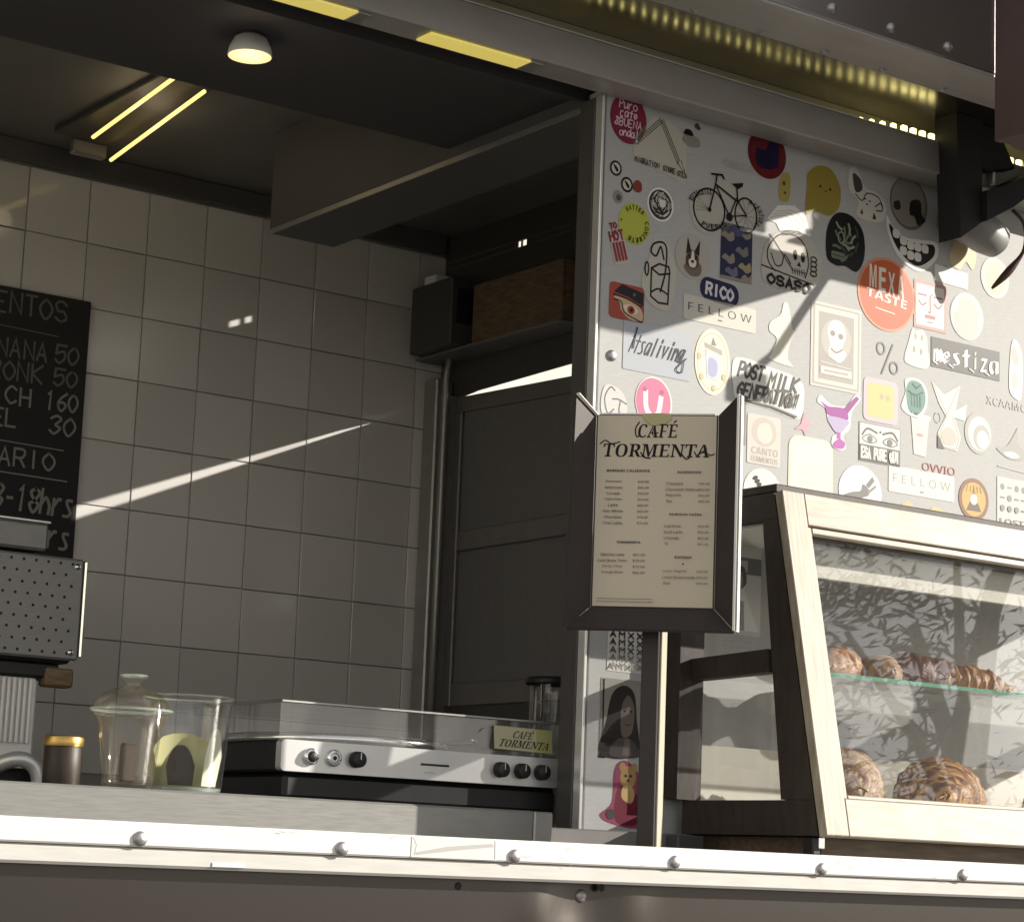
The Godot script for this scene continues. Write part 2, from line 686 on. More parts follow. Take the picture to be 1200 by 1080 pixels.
# ------------------------------------------------------------------ outside: the street the glass and steel mirror
func outside() -> void:
	var g := part("ground", boxmesh(Vector3(-150, -0.3, -150), Vector3(150, 0, 150)), M.paving)
	g.set_meta("kind", "structure")
	var hb := thing("pale_building", "pale plastered building standing behind the trailer", "building")
	var wl := part("wall", boxmesh(Vector3(4, 0, -16), Vector3(16, 11, -10)), M.plaster, hb)
	for i in 5:
		for j in 3:
			var wn := part("window", boxmesh(Vector3(5.2 + 2.2 * i, 1.2 + 3.2 * j, -9.99), Vector3(6.3 + 2.2 * i, 2.8 + 3.2 * j, -9.94)), M.board_edge, wl)
			part("pane", boxmesh(Vector3(5.28 + 2.2 * i, 1.28 + 3.2 * j, -9.939), Vector3(6.22 + 2.2 * i, 2.72 + 3.2 * j, -9.935)), M.black, wn)
	part("parapet", boxmesh(Vector3(3.9, 11.0, -16.1), Vector3(16.1, 11.3, -9.9)), M.plaster, hb)
	var leaf := S()
	quad(leaf, Vector3(-0.11, 0, 0), Vector3(0, -0.024, 0.01), Vector3(0.12, 0, 0), Vector3(0, 0.024, 0.02), Vector3(0, 0, -1))
	var leafm := done(leaf)
	var spots := [[17.8, 13.2, 13.5, "broad leafy tree across the street, nearest the sun", 2.1], [12.5, 14.5, 11.0, "tall leafy tree across the street with a forked trunk", 2.6], [6.5, 17.0, 8.0, "slim leafy tree across the street, apart from the others", 2.4], [27.0, 22.5, 17.0, "farthest and tallest leafy tree across the street", 3.4]]
	for i in spots.size():
		var s = spots[i]
		var t := thing("street_tree", s[3], "tree", Vector3(s[0], 0, s[1]), 0.0, "trees across the street")
		var h: float = s[2]
		var st := S(false)
		tube(st, [Vector3(0, -0.1, 0), Vector3(0.05, h * 0.25, 0.03), Vector3(-0.05, h * 0.5, 0), Vector3(0.05, h * 0.75, 0.05)], [0.30, 0.24, 0.17, 0.07], 9)
		for k in 9:
			var a := TAU * k / 9.0 + i
			var y0 := h * (0.28 + 0.045 * k)
			var tip := Vector3(cos(a) * s[4] * 0.9, y0 + h * 0.2, sin(a) * s[4] * 0.9)
			tube(st, [Vector3(0, y0, 0), tip * Vector3(0.5, 1, 0.5) - Vector3(0, h * 0.07, 0), tip], [0.11, 0.07, 0.03], 6)
		part("trunk", st, M.bark, t)
		var mm := MultiMesh.new()
		mm.transform_format = MultiMesh.TRANSFORM_3D
		mm.mesh = leafm
		mm.instance_count = 3080
		var n := 0
		for c in 28:
			var a := rng.randf() * TAU
			var rr := sqrt(rng.randf()) * float(s[4])
			var cc := Vector3(cos(a) * rr, h * (0.35 + 0.62 * rng.randf()), sin(a) * rr)
			for k in 110:
				var q := Vector3(rng.randfn(), rng.randfn(), rng.randfn()) * float(s[4]) * 0.16
				mm.set_instance_transform(n, Transform3D(Basis.from_euler(Vector3(rng.randf() * 6, rng.randf() * 6, 0.6 + rng.randfn() * 0.5)).scaled(Vector3.ONE * rng.randf_range(0.35, 1.7)), cc + q))
				n += 1
		var o := MultiMeshInstance3D.new()
		o.name = "crown"
		o.multimesh = mm
		o.material_override = M.leaf
		o.set_meta("kind", "stuff")
		t.add_child(o, true)


var cart: Node3D


# ------------------------------------------------------------------ the trailer: counter, body, sticker wall
func truck() -> void:
	cart = thing("food_trailer", "steel coffee trailer with open serving hatch and white edged counter", "food trailer")
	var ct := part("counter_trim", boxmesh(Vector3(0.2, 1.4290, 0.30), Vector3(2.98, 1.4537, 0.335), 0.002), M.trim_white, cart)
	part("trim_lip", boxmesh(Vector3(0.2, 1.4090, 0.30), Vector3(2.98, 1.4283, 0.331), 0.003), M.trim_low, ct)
	var bolt := S(false)
	lathe(bolt, [0.0080, 0, 0.0080, 0.0008, 0.0070, 0.0026, 0.0045, 0.0040, 0.0001, 0.0045], 16, Transform3D(Basis(Vector3.RIGHT, PI / 2), Vector3.ZERO))
	var bm := done(bolt)
	for x in [0.85, 1.083, 1.320, 1.546, 1.778, 2.013, 2.261, 2.49, 2.72]:
		part("bolt", bm, M.bolt, ct).position = Vector3(x, 1.4365 + rng.randf_range(-0.001, 0.001), 0.335)
	# a strip of tape and an inset plate on the trim
	part("tape_strip", boxmesh(Vector3(1.408, 1.4305, 0.3352), Vector3(1.522, 1.4525, 0.3356)), M.alu_bright, ct)
	begin(Vector3(1.465, 1.4415, 0.3356), Vector3(0.055, 0, 0), Vector3(0, 0.010, 0), 0.0002)
	poly([-0.95, -0.6, -0.2, 0.15, 0.9, 0.7, 0.95, 0.35, 0.1, -0.15, -0.9, -0.85], "b9b6b4")
	line([-1, 1, -0.92, 0.2, -0.97, -0.9], 0.0005, "a5a09c")
	line([0.97, 1, 0.98, -1], 0.0006, "8f8a86")
	for i in 26:
		var x := rng.randf_range(-7.0, 14.0)
		var y := rng.randf_range(-1.2, 1.2)
		var l := rng.randf_range(0.02, 0.16)
		if x > -1.1 and x < 1.1:
			continue
		line([x, y, x + l, y + rng.randf_range(-0.25, 0.25)], rng.randf_range(0.0003, 0.0008), "a8a29a")
	part("scuffs", A.st, M.paper, ct).set_meta("kind", "stuff")
	part("inset_plate", boxmesh(Vector3(1.168, 1.4120, 0.3312), Vector3(1.206, 1.4165, 0.3322), 0.0003), M.trim_white, ct)
	part("shelf_top", boxmesh(Vector3(0.2, 1.40, -0.05), Vector3(2.98, 1.4525, 0.2995), 0.002), M.slab, cart)
	part("work_counter", boxmesh(Vector3(0.2, 1.4540, -0.46), Vector3(1.7745, 1.4955, 0.06), 0.0025), M.slab, cart)
	part("counter_end", boxmesh(Vector3(1.7755, 1.4540, -0.46), Vector3(1.805, 1.4952, 0.0595), 0.002), M.alu, cart)
	# body panel with a dent round the lower bolt
	var st := S(false)
	var nx := 220
	var ny := 16
	var P := func(i: int, j: int) -> Vector3:
		var x := 0.2 + 2.78 * i / nx
		var y := 1.10 + 0.3085 * j / ny
		var z := 0.31
		var dx := x - 1.668
		var dy := y - 1.396
		z -= 0.010 * exp(-(dx * dx) / 0.0022 - (dy * dy) / 0.004)
		z += 0.004 * exp(-pow(x - 1.60, 2) / 0.0006 - pow(y - 1.37, 2) / 0.002) + 0.004 * exp(-pow(x - 1.735, 2) / 0.0008 - pow(y - 1.37, 2) / 0.002)
		z += 0.0012 * sin(x * 5.0 + 1.0) * (y - 1.40)
		return Vector3(x, y, z)
	for i in nx:
		for j in ny:
			quad(st, P.call(i, j), P.call(i + 1, j), P.call(i + 1, j + 1), P.call(i, j + 1), Vector3(0.2 + 2.78 * i / nx, 1.2, -1))
	var bp := part("body_panel", st, M.steel_body, cart)
	part("bolt", bm, M.bolt, bp).position = Vector3(1.668, 1.3945, 0.2995)
	for q in [[1.489, 1.401], [1.690, 1.4045]]:
		var hst := S(false)
		lathe(hst, [0.0045, 0, 0.0001, 0.0006], 12, Transform3D(Basis(Vector3.RIGHT, PI / 2), Vector3(q[0], q[1], 0.3105)))
		part("hole", hst, M.black_matt, bp)
	part("lower_body", boxmesh(Vector3(0.15, 0.45, -1.42), Vector3(2.98, 0.60, 0.30)), M.jamb, cart)
	part("body_back", boxmesh(Vector3(0.2, 0.60, 0.24), Vector3(2.98, 1.399, 0.295)), M.jamb, cart)
	# sticker wall
	part("sticker_wall", boxmesh(Vector3(1.8995, 1.4540, -0.04), Vector3(2.80, 2.4990, 0.0), 0.001), M.wall_metal, cart)
	part("wall_lining", boxmesh(Vector3(1.90, 1.4540, -0.0455), Vector3(2.508, 2.4980, -0.0405)), M.plaster, cart)
	part("upper_wall", boxmesh(Vector3(0.2, 2.5378, -0.04), Vector3(2.80, 2.575, -0.002)), M.beam, cart)
	part("corner_strip", boxmesh(Vector3(1.8895, 1.4540, -0.012), Vector3(1.8940, 2.4855, 0.004), 0.0008), M.alu_bright, cart)
	part("jamb", boxmesh(Vector3(1.8880, 1.4540, -0.046), Vector3(1.8985, 2.4855, -0.0125), 0.001), M.jamb, cart)
	part("window_track", boxmesh(Vector3(1.8065, 1.4540, 0.006), Vector3(2.045, 1.4765, 0.05), 0.0015), M.rail_dark, cart)
	part("track_end", boxmesh(Vector3(2.0, 1.4540, 0.0505), Vector3(2.045, 1.4750, 0.075), 0.0015), M.jamb, cart)
	# bolts in the wall
	for q in [[1.922, 2.120]]:
		part("wall_bolt", bm, M.bolt, cart).position = Vector3(q[0], q[1], 0.0)


func overhang() -> void:
	part("header_beam", boxmesh(Vector3(0.2, 2.487, 0.0005), Vector3(2.86, 2.5372, 0.056), 0.002), M.beam, cart)
	part("header_inside", boxmesh(Vector3(0.2, 2.4875, -0.05), Vector3(1.8985, 2.70, -0.0405)), M.loft, cart)
	part("soffit", boxmesh(Vector3(0.2, 2.5755, -0.04), Vector3(2.715, 2.580, 0.284)), M.steel_soffit, cart)
	part("soffit", boxmesh(Vector3(2.7155, 2.5755, -0.04), Vector3(2.81, 2.580, 0.235)), M.steel_soffit, cart)
	part("soffit", boxmesh(Vector3(2.8105, 2.5755, -0.04), Vector3(2.93, 2.580, 0.284)), M.steel_soffit, cart)
	part("soffit_flange", boxmesh(Vector3(2.745, 2.548, 0.195), Vector3(2.93, 2.553, 0.2895), 0.001), M.beam, cart)
	part("fascia_end", boxmesh(Vector3(2.797, 2.5535, 0.285), Vector3(2.985, 2.64, 0.290), 0.001), M.steel, cart)
	part("end_lip", boxmesh(Vector3(2.790, 2.512, 0.2905), Vector3(2.985, 2.5800, 0.2945), 0.001), M.steel, cart)
	part("gap_filler", boxmesh(Vector3(2.376, 2.4705, 0.2905), Vector3(2.72, 2.5525, 0.2985), 0.001), M.sign_brown, cart)
	var fl := part("soffit_flange", boxmesh(Vector3(0.2, 2.548, 0.195), Vector3(2.65, 2.553, 0.2895), 0.001), M.beam, cart)
	var fa := part("fascia", boxmesh(Vector3(0.2, 2.5535, 0.285), Vector3(2.398, 2.95, 0.290), 0.001), M.steel, cart)
	part("fascia_end", boxmesh(Vector3(2.40, 2.5535, 0.285), Vector3(2.70, 2.62, 0.290), 0.001), M.steel, cart)
	part("roof", boxmesh(Vector3(0.15, 2.951, -1.42), Vector3(2.60, 2.99, 0.30)), M.alu, cart)
	part("roof_wall", boxmesh(Vector3(0.15, 2.70, -1.42), Vector3(2.60, 2.949, 0.20)), M.jamb, cart)
	var rv := S(false)
	lathe(rv, [0.0075, 0, 0.0072, 0.002, 0.005, 0.0042, 0.0001, 0.005], 14, Transform3D(Basis(Vector3.RIGHT, PI / 2), Vector3.ZERO))
	var rm := done(rv)
	for k in 9:
		part("rivet", rm, M.bolt, fa).position = Vector3(1.499 + 0.1103 * k, 2.5700, 0.290)
	var sc := S(false)
	lathe(sc, [0.0001, -0.004, 0.0045, -0.003, 0.0055, 0, 0.0055, 0.002], 12)
	var scm := done(sc)
	for x in [1.70, 1.79, 1.88, 1.997, 2.115, 2.227, 2.347]:
		part("screw", scm, M.bolt, fl).position = Vector3(x, 2.548, 0.208)
	# brown sign board folded up beside the hatch
	var sg := thing("brown_board", "dark brown board hanging past the end of the steel fascia", "sign board")
	part("board_side", boxmesh(Vector3(2.360, 2.452, 0.294), Vector3(2.374, 2.95, 0.90), 0.0015), M.sign_brown, sg)
	var st := S()
	prism(st, pairs([2.3765, -0.2930, 2.3765, -0.418, 2.70, -0.418, 2.705, -0.20, 2.56, -0.20, 2.50, -0.285, 2.41, -0.285, 2.395, -0.293]), 2.455, 2.470, Transform3D(Basis(Vector3.RIGHT, Vector3(0, 0, -1), Vector3.UP), Vector3.ZERO))
	part("board_bottom", st, M.sign_brown, sg)
	# LED strips
	var dots := S()
	for k in 4:
		var l := OmniLight3D.new()
		l.name = "led_light_%03d" % k
		l.position = Vector3(1.45 + 0.36 * k, 2.558, 0.045)
		l.light_color = Color(1.0, 0.87, 0.45)
		l.light_energy = 0.00001
		l.light_size = 0.03
		l.omni_range = 3.0
		l.omni_attenuation = 2.0
		l.shadow_enabled = true
		add_child(l)
	var s2 := thing("led_strip", "row of small yellow lights on the beam, mirrored as streaks above it", "light strip")
	part("tape", boxmesh(Vector3(1.30, 2.5378, 0.022), Vector3(2.84, 2.5390, 0.0555)), M.white_plastic, s2)
	for k in 78:
		var x := 1.31 + 0.0195 * k
		var f := clampf((x - 2.27) / 0.15, 0.0, 1.0)
		box(dots, Vector3(x, 2.5392, 0.028 + 0.020 * f), Vector3(x + 0.0045 + 0.0060 * f, 2.5440 + 0.0050 * f, 0.033 + 0.022 * f), 0.0015)
	part("light_dot", dots, M.led, s2).set_meta("kind", "stuff")
	for q in [[1.22, 1.462, "yellow light bar under the beam, near the round ceiling lamp"], [1.573, 1.735, "tapering yellow light bar under the beam, before the wall corner"]]:
		var s3 := thing("light_bar", q[2], "light strip", Vector3.ZERO, 0, "yellow light bars under the beam")
		part("lens", boxmesh(Vector3(q[0], 2.4838, 0.010), Vector3(q[1], 2.4868, 0.046), 0.001), M.led_soft, s3)
		part("end_cap", boxmesh(Vector3(q[1] + 0.0005, 2.4835, 0.009), Vector3(q[1] + 0.02, 2.4868, 0.047), 0.001), M.alu, s3)


func cabin() -> void:
	part("cabin_floor", boxmesh(Vector3(0.15, 0.601, -1.42), Vector3(2.60, 0.62, 0.239)), M.plaster, cart)
	part("end_wall", boxmesh(Vector3(0.15, 0.621, -1.30), Vector3(0.199, 2.66, 0.23)), M.plaster, cart)
	part("ceiling", boxmesh(Vector3(0.15, 2.662, -1.42), Vector3(2.56, 2.69, -0.052)), M.ceiling, cart)
	part("loft_panel", boxmesh(Vector3(0.2, 2.504, -0.40), Vector3(1.9035, 2.52, -0.051), 0.001), M.loft, cart)
	part("bulkhead", boxmesh(Vector3(1.905, 2.481, -0.945), Vector3(2.035, 2.661, -0.048), 0.0015), M.bulkhead, cart)
	part("bulkhead_edge", boxmesh(Vector3(1.9025, 2.478, -0.945), Vector3(1.9045, 2.487, -0.048), 0.0005), M.alu, cart)
	# tiled back wall
	var bw := part("back_wall", boxmesh(Vector3(0.15, 0.621, -1.40), Vector3(2.56, 2.661, -1.3075)), M.grout, cart)
	var tm := []
	for k in 2:
		tm.append(done(boxmesh(Vector3(-0.0587, -0.0580, -0.004), Vector3(0.0587, 0.0580, 0.004), 0.0006 + 0.0003 * k)))
	for i in range(-10, 4):
		for j in range(-3, 7):
			var x := 2.0905 + 0.1195 * (i + 0.5)
			var y := 1.912 + 0.118 * (j + 0.5)
			if x > 2.51 or y > 2.66:
				continue
			var o := part("tile", tm[(i * 3 + j + 30) % 2], M["tile%d" % rng.randi_range(0, 3)], bw)
			o.position = Vector3(x, y, -1.3047 + rng.randf_range(-0.0006, 0.0006))
			o.rotation_degrees = Vector3(rng.randfn() * 0.35, rng.randfn() * 0.45, rng.randfn() * 0.1)
			if (i == 1 or i == 2) and j < 2:
				o.rotation_degrees.y += 0.8
	part("cornice", boxmesh(Vector3(0.2, 2.622, -1.2985), Vector3(2.50, 2.661, -1.285), 0.002), M.bulkhead, cart)
	# the partition with its dark screen door
	var dw := part("door_wall", boxmesh(Vector3(2.509, 0.621, -0.80), Vector3(2.55, 1.95, -0.0465)), M.plaster, cart)
	part("wall_piece", boxmesh(Vector3(2.509, 1.9505, -0.80), Vector3(2.513, 2.1595, -0.7505)), M.plaster, dw)
	part("wall_piece", boxmesh(Vector3(2.509, 1.9505, -0.62), Vector3(2.55, 2.1595, -0.0465)), M.plaster, dw)
	part("wall_piece", boxmesh(Vector3(2.509, 2.16, -0.80), Vector3(2.55, 2.3995, -0.0465)), M.plaster, dw)
	part("wall_piece", boxmesh(Vector3(2.5092, 1.7217, -1.3065), Vector3(2.5125, 2.3997, -1.2565)), M.jamb, dw)
	part("vent_pane", boxmesh(Vector3(2.514, 1.951, -0.750), Vector3(2.516, 2.159, -0.6205)), M.glass, dw)
	part("wall_above", boxmesh(Vector3(2.509, 2.40, -0.60), Vector3(2.55, 2.661, -0.041)), M.jamb, dw)
	part("wall_above", boxmesh(Vector3(2.509, 2.40, -1.3065), Vector3(2.515, 2.593, -0.6005)), M.jamb, dw)
	part("wall_above", boxmesh(Vector3(2.509, 2.6065, -1.3065), Vector3(2.515, 2.661, -0.6005)), M.jamb, dw)
	part("wall_above", boxmesh(Vector3(2.509, 2.5935, -1.0270), Vector3(2.511, 2.606, -0.6005)), M.jamb, dw)
	part("wall_above", boxmesh(Vector3(2.509, 2.5935, -1.0455), Vector3(2.511, 2.606, -1.0395)), M.jamb, dw)
	part("wall_above", boxmesh(Vector3(2.509, 2.5935, -1.3065), Vector3(2.511, 2.606, -1.0540)), M.jamb, dw)
	part("low_wall", boxmesh(Vector3(2.509, 0.621, -1.3065), Vector3(2.55, 1.7215, -0.8005)), M.jamb, dw)
	part("door_frame", boxmesh(Vector3(2.470, 1.45, -1.300), Vector3(2.509, 2.362, -1.255), 0.003), M.alu, dw)
	part("frame_channel", boxmesh(Vector3(2.478, 1.45, -1.2545), Vector3(2.520, 2.3270, -1.2370), 0.001), M.rail_dark, dw)
	var st := S()   # header, its lower edge sagging towards the back
	prism(st, pairs([1.256, 2.3255, 1.22, 2.3262, 1.17, 2.3310, 0.8005, 2.3400, 0.8005, 2.3995, 1.256, 2.3995]), 2.509, 2.513, Transform3D(Basis(Vector3(0, 0, -1), Vector3.UP, Vector3.RIGHT), Vector3.ZERO))
	part("door_header", st, M.jamb, dw)
	part("near_stop", boxmesh(Vector3(2.5085, 2.30, -0.8420), Vector3(2.5140, 2.3445, -0.8005)), M.jamb, dw)
	var door := thing("screen_door", "dark screen door ajar at its top with a mid rail", "door")
	st = S()
	prism(st, pairs([1.238, 1.72, 0.802, 1.72, 0.802, 2.298, 1.238, 2.312]), 2.5125, 2.516, Transform3D(Basis(Vector3(0, 0, -1), Vector3.UP, Vector3.RIGHT), Vector3.ZERO))
	part("screen", st, M.screen, door)
	st = S()
	prism(st, pairs([1.238, 2.295, 0.803, 2.281, 0.803, 2.3115, 1.238, 2.3255]), 2.507, 2.5118, Transform3D(Basis(Vector3(0, 0, -1), Vector3.UP, Vector3.RIGHT), Vector3.ZERO))
	part("top_rail", st, M.rail_dark, door)
	part("mid_rail", boxmesh(Vector3(2.504, 2.020, -1.2150), Vector3(2.512, 2.059, -0.803), 0.002), M.rail_dark, door)
	part("bottom_rail", boxmesh(Vector3(2.504, 1.722, -1.2150), Vector3(2.512, 1.765, -0.803), 0.002), M.rail_dark, door)
	part("stile", boxmesh(Vector3(2.504, 1.722, -1.2380), Vector3(2.512, 2.294, -1.2155), 0.002), M.rail_dark, door)
	st = S(false)
	tube(st, [Vector3(2.478, 1.45, -1.236), Vector3(2.478, 2.0, -1.236), Vector3(2.479, 2.36, -1.236), Vector3(2.482, 2.44, -1.225)], 0.007, 10)
	tag(part("conduit_pipe", st, M.alu), "thin grey conduit pipe running up beside the screen door frame", "pipe")
	# box and crate over the door
	var bx := thing("speaker_box", "small dark speaker box hung in the corner above the door", "speaker")
	part("cabinet", boxmesh(Vector3(2.415, 2.402, -1.275), Vector3(2.5085, 2.535, -1.135), 0.003), M.jamb, bx)
	part("grille", boxmesh(Vector3(2.425, 2.445, -1.1345), Vector3(2.465, 2.515, -1.131), 0.001), M.black, bx)
	part("bracket_clip", boxmesh(Vector3(2.42, 2.536, -1.24), Vector3(2.46, 2.552, -1.20), 0.001), M.white_plastic, bx)
	var cr := thing("wooden_crate", "brown plywood crate on the shelf above the screen door", "crate")
	part("side_panel", boxmesh(Vector3(2.4550, 2.405, -1.120), Vector3(2.463, 2.520, -0.835), 0.001), M.wood_crate, cr)
	part("end_panel", boxmesh(Vector3(2.4635, 2.405, -1.120), Vector3(2.5085, 2.520, -1.112), 0.001), M.wood_crate, cr)
	part("end_panel", boxmesh(Vector3(2.4635, 2.405, -0.843), Vector3(2.5085, 2.520, -0.835), 0.001), M.wood_crate, cr)
	part("crate_shelf", boxmesh(Vector3(2.44, 2.396, -1.29), Vector3(2.5085, 2.4015, -0.82), 0.001), M.rail_dark, cart)


func lights_inside() -> void:
	var at := Vector3(1.424, 2.504, -0.165)
	var lamp := thing("ceiling_lamp", "small round lit lamp on the dark underside of the loft", "lamp", at)
	var st := S(false)
	lathe(st, [0.0290, -0.031, 0.0300, -0.0295, 0.0280, -0.019, 0.0220, -0.0065, 0.014, -0.0012, 0.0001, -0.0005], 26)
	part("shade", st, M.white_plastic, lamp)
	st = S(false)
	lathe(st, [0.0001, -0.0295, 0.014, -0.0290, 0.0275, -0.0280], 26)
	part("lens", st, M.lamp_glow, lamp)
	var l := OmniLight3D.new()
	l.name = "ceiling_lamp_light"
	l.position = at + Vector3(0, -0.055, 0)
	l.light_color = Color(1.0, 0.90, 0.76)
	l.light_energy = 0.0013
	l.light_size = 0.02
	l.omni_range = 5.0
	l.omni_attenuation = 2.0
	l.shadow_enabled = true
	add_child(l)
	var fx := thing("tube_light", "twin tube ceiling light glowing yellow near the back wall", "ceiling light")
	var ends := [[Vector3(1.589, 2.628, -0.690), Vector3(1.632, 2.628, -1.090)], [Vector3(1.660, 2.628, -0.745), Vector3(1.715, 2.628, -1.190)]]
	for e in ends:
		st = S(false)
		tube(st, [e[0], e[1]], 0.0034, 12)
		part("tube", st, M.tube_glow, fx)
		var al := OmniLight3D.new()
		al.name = "tube_glow_light"
		al.position = (e[0] + e[1]) / 2.0 + Vector3(0.0, -0.02, 0)
		al.light_color = Color(1.0, 0.90, 0.76)
		al.light_energy = 0.0011
		al.light_size = 0.03
		al.omni_range = 5.0
		al.omni_attenuation = 2.0
		al.shadow_enabled = true
		add_child(al, true)
	part("backplate", boxmesh(Vector3(1.60, 2.650, -1.18), Vector3(1.70, 2.6615, -0.70), 0.002), M.jamb, fx)
	for e in [Vector3(1.66, 2.634, -0.705), Vector3(1.675, 2.634, -1.20)]:
		part("end_bracket", boxmesh(e - Vector3(0.032, 0.006, 0.010), e + Vector3(0.032, 0.020, 0.010), 0.003), M.alu, fx)


func back_of_cabin() -> void:
	# chalkboard
	var cb := thing("chalkboard", "black chalkboard price list with white handwriting on the tiled wall", "chalkboard")
	part("board", boxmesh(Vector3(1.24, 1.90, -1.2975), Vector3(1.742, 2.392, -1.285), 0.002), M.black_matt, cb)
	begin(Vector3(1.742, 2.392, -1.285), Vector3.RIGHT, Vector3.UP, 0.0004)
	var g := "6f6d66"
	var w := "93918a"
	var pen := 0.0042
	hand("ALIMENTOS", -0.172, -0.028, 0.25, 0.036, pen, g, 0, -10, 0.2)
	line([-0.40, -0.064, -0.06, -0.074], 0.0018, g)
	hand("BANANA", -0.150, -0.108, 0.140, 0.032, pen, g, 0, -10, 0.25)
	hand("50", -0.042, -0.104, 0.042, 0.032, pen, g, 0.1, -10, 0.2)
	hand("CRONK", -0.148, -0.148, 0.125, 0.032, pen, g, 0, -10, 0.25)
	hand("50", -0.042, -0.146, 0.042, 0.030, pen, g, 0.1, -10, 0.2)
	hand("SANDWICH", -0.205, -0.192, 0.20, 0.030, pen, w, 0, -10, 0.2)
	hand("160", -0.046, -0.190, 0.058, 0.032, pen, w, 0.05, -10, 0.2)
	hand("EL", -0.150, -0.232, 0.04, 0.030, pen, w, 0, -10, 0.2)
	hand("30", -0.042, -0.232, 0.046, 0.032, pen, w, 0.1, -10, 0.2)
	line([-0.40, -0.268, -0.036, -0.276], 0.0022, w)
	hand("HORARIO", -0.145, -0.300, 0.185, 0.030, pen, w, 0, -10, 0.2)
	line([-0.40, -0.324, -0.026, -0.330], 0.0026, w)
	hand("8-18hrs", -0.086, -0.370, 0.150, 0.042, 0.0055, w, 0.08, -10, 0.2)
	hand("9-15hrs", -0.090, -0.428, 0.150, 0.040, 0.0055, w, 0.08, -10, 0.2)
	var o := part("chalk_writing", A.st, M.paper, cb)
	o.set_meta("label", "white chalk handwriting and prices")
	# espresso machine
	var em := thing("espresso_machine", "grey espresso machine with perforated back panel and cup tray", "coffee machine")
	part("body", boxmesh(Vector3(1.02, 1.695, -1.06), Vector3(1.487, 1.848, -0.708), 0.008), M.black_matt, em)
	var pn := part("back_panel", boxmesh(Vector3(1.02, 1.699, -0.7075), Vector3(1.489, 1.850, -0.700), 0.004), M.slab, em)
	var st := S(false)
	for i in 22:
		for j in 9:
			var x := 1.478 - 0.0195 * (i + 0.5 * (j % 2)) - 0.008
			lathe(st, [0.0024, 0, 0.0001, 0.0002], 7, Transform3D(Basis(Vector3.RIGHT, PI / 2), Vector3(x, 1.709 + 0.0165 * j, -0.6997)))
	part("perforation", st, M.black_matt, pn).set_meta("kind", "stuff")
	for q in [[1.478, 1.838], [1.476, 1.711]]:
		st = S(false)
		lathe(st, [0.0048, 0, 0.0044, 0.002, 0.0001, 0.0026], 12, Transform3D(Basis(Vector3.RIGHT, PI / 2), Vector3(q[0], q[1], -0.700)))
		part("screw", st, M.chrome, pn)
	part("edge_trim", boxmesh(Vector3(1.4895, 1.704, -0.72), Vector3(1.494, 1.848, -0.697), 0.002), M.chrome, em)
	part("cup_tray", boxmesh(Vector3(1.02, 1.8565, -1.02), Vector3(1.431, 1.897, -0.706), 0.004), M.slab, em)
	part("tray_rim", boxmesh(Vector3(1.02, 1.8975, -1.02), Vector3(1.433, 1.901, -0.704), 0.001), M.alu_bright, em)
	part("under_panel", boxmesh(Vector3(1.02, 1.672, -1.04), Vector3(1.470, 1.694, -0.72), 0.003), M.black, em)
	var rb := part("ribbed_base", boxmesh(Vector3(1.02, 1.4960, -1.02), Vector3(1.440, 1.671, -0.725), 0.004), M.white_plastic, em)
	for k in 34:
		part("rib", boxmesh(Vector3(1.424 - 0.0085 * k, 1.575, -0.7245), Vector3(1.4285 - 0.0085 * k, 1.669, -0.7175), 0.0012), M.white_plastic, rb)
	part("side_knob", boxmesh(Vector3(1.446, 1.660, -0.74), Vector3(1.490, 1.688, -0.712), 0.003), M.wood_crate, em)
	part("drip_tray", boxmesh(Vector3(1.10, 1.4958, -0.716), Vector3(1.462, 1.535, -0.60), 0.006), M.black, em)
	st = S(false)
	tube(st, curve([Vector3(1.30, 1.515, -0.62), Vector3(1.345, 1.545, -0.58), Vector3(1.375, 1.535, -0.57), Vector3(1.385, 1.498, -0.57)], 5), 0.011, 12)
	part("spout", st, M.silver, em)
	part("machine_stand", boxmesh(Vector3(0.9, 1.454, -1.28), Vector3(1.7, 1.4952, -0.47), 0.003), M.slab, cart)


# ------------------------------------------------------------------ things on the counter
func jar_shape(st: SurfaceTool, prof: Array, at: Vector3) -> void:
	lathe(st, prof, 36, Transform3D(Basis(), at))


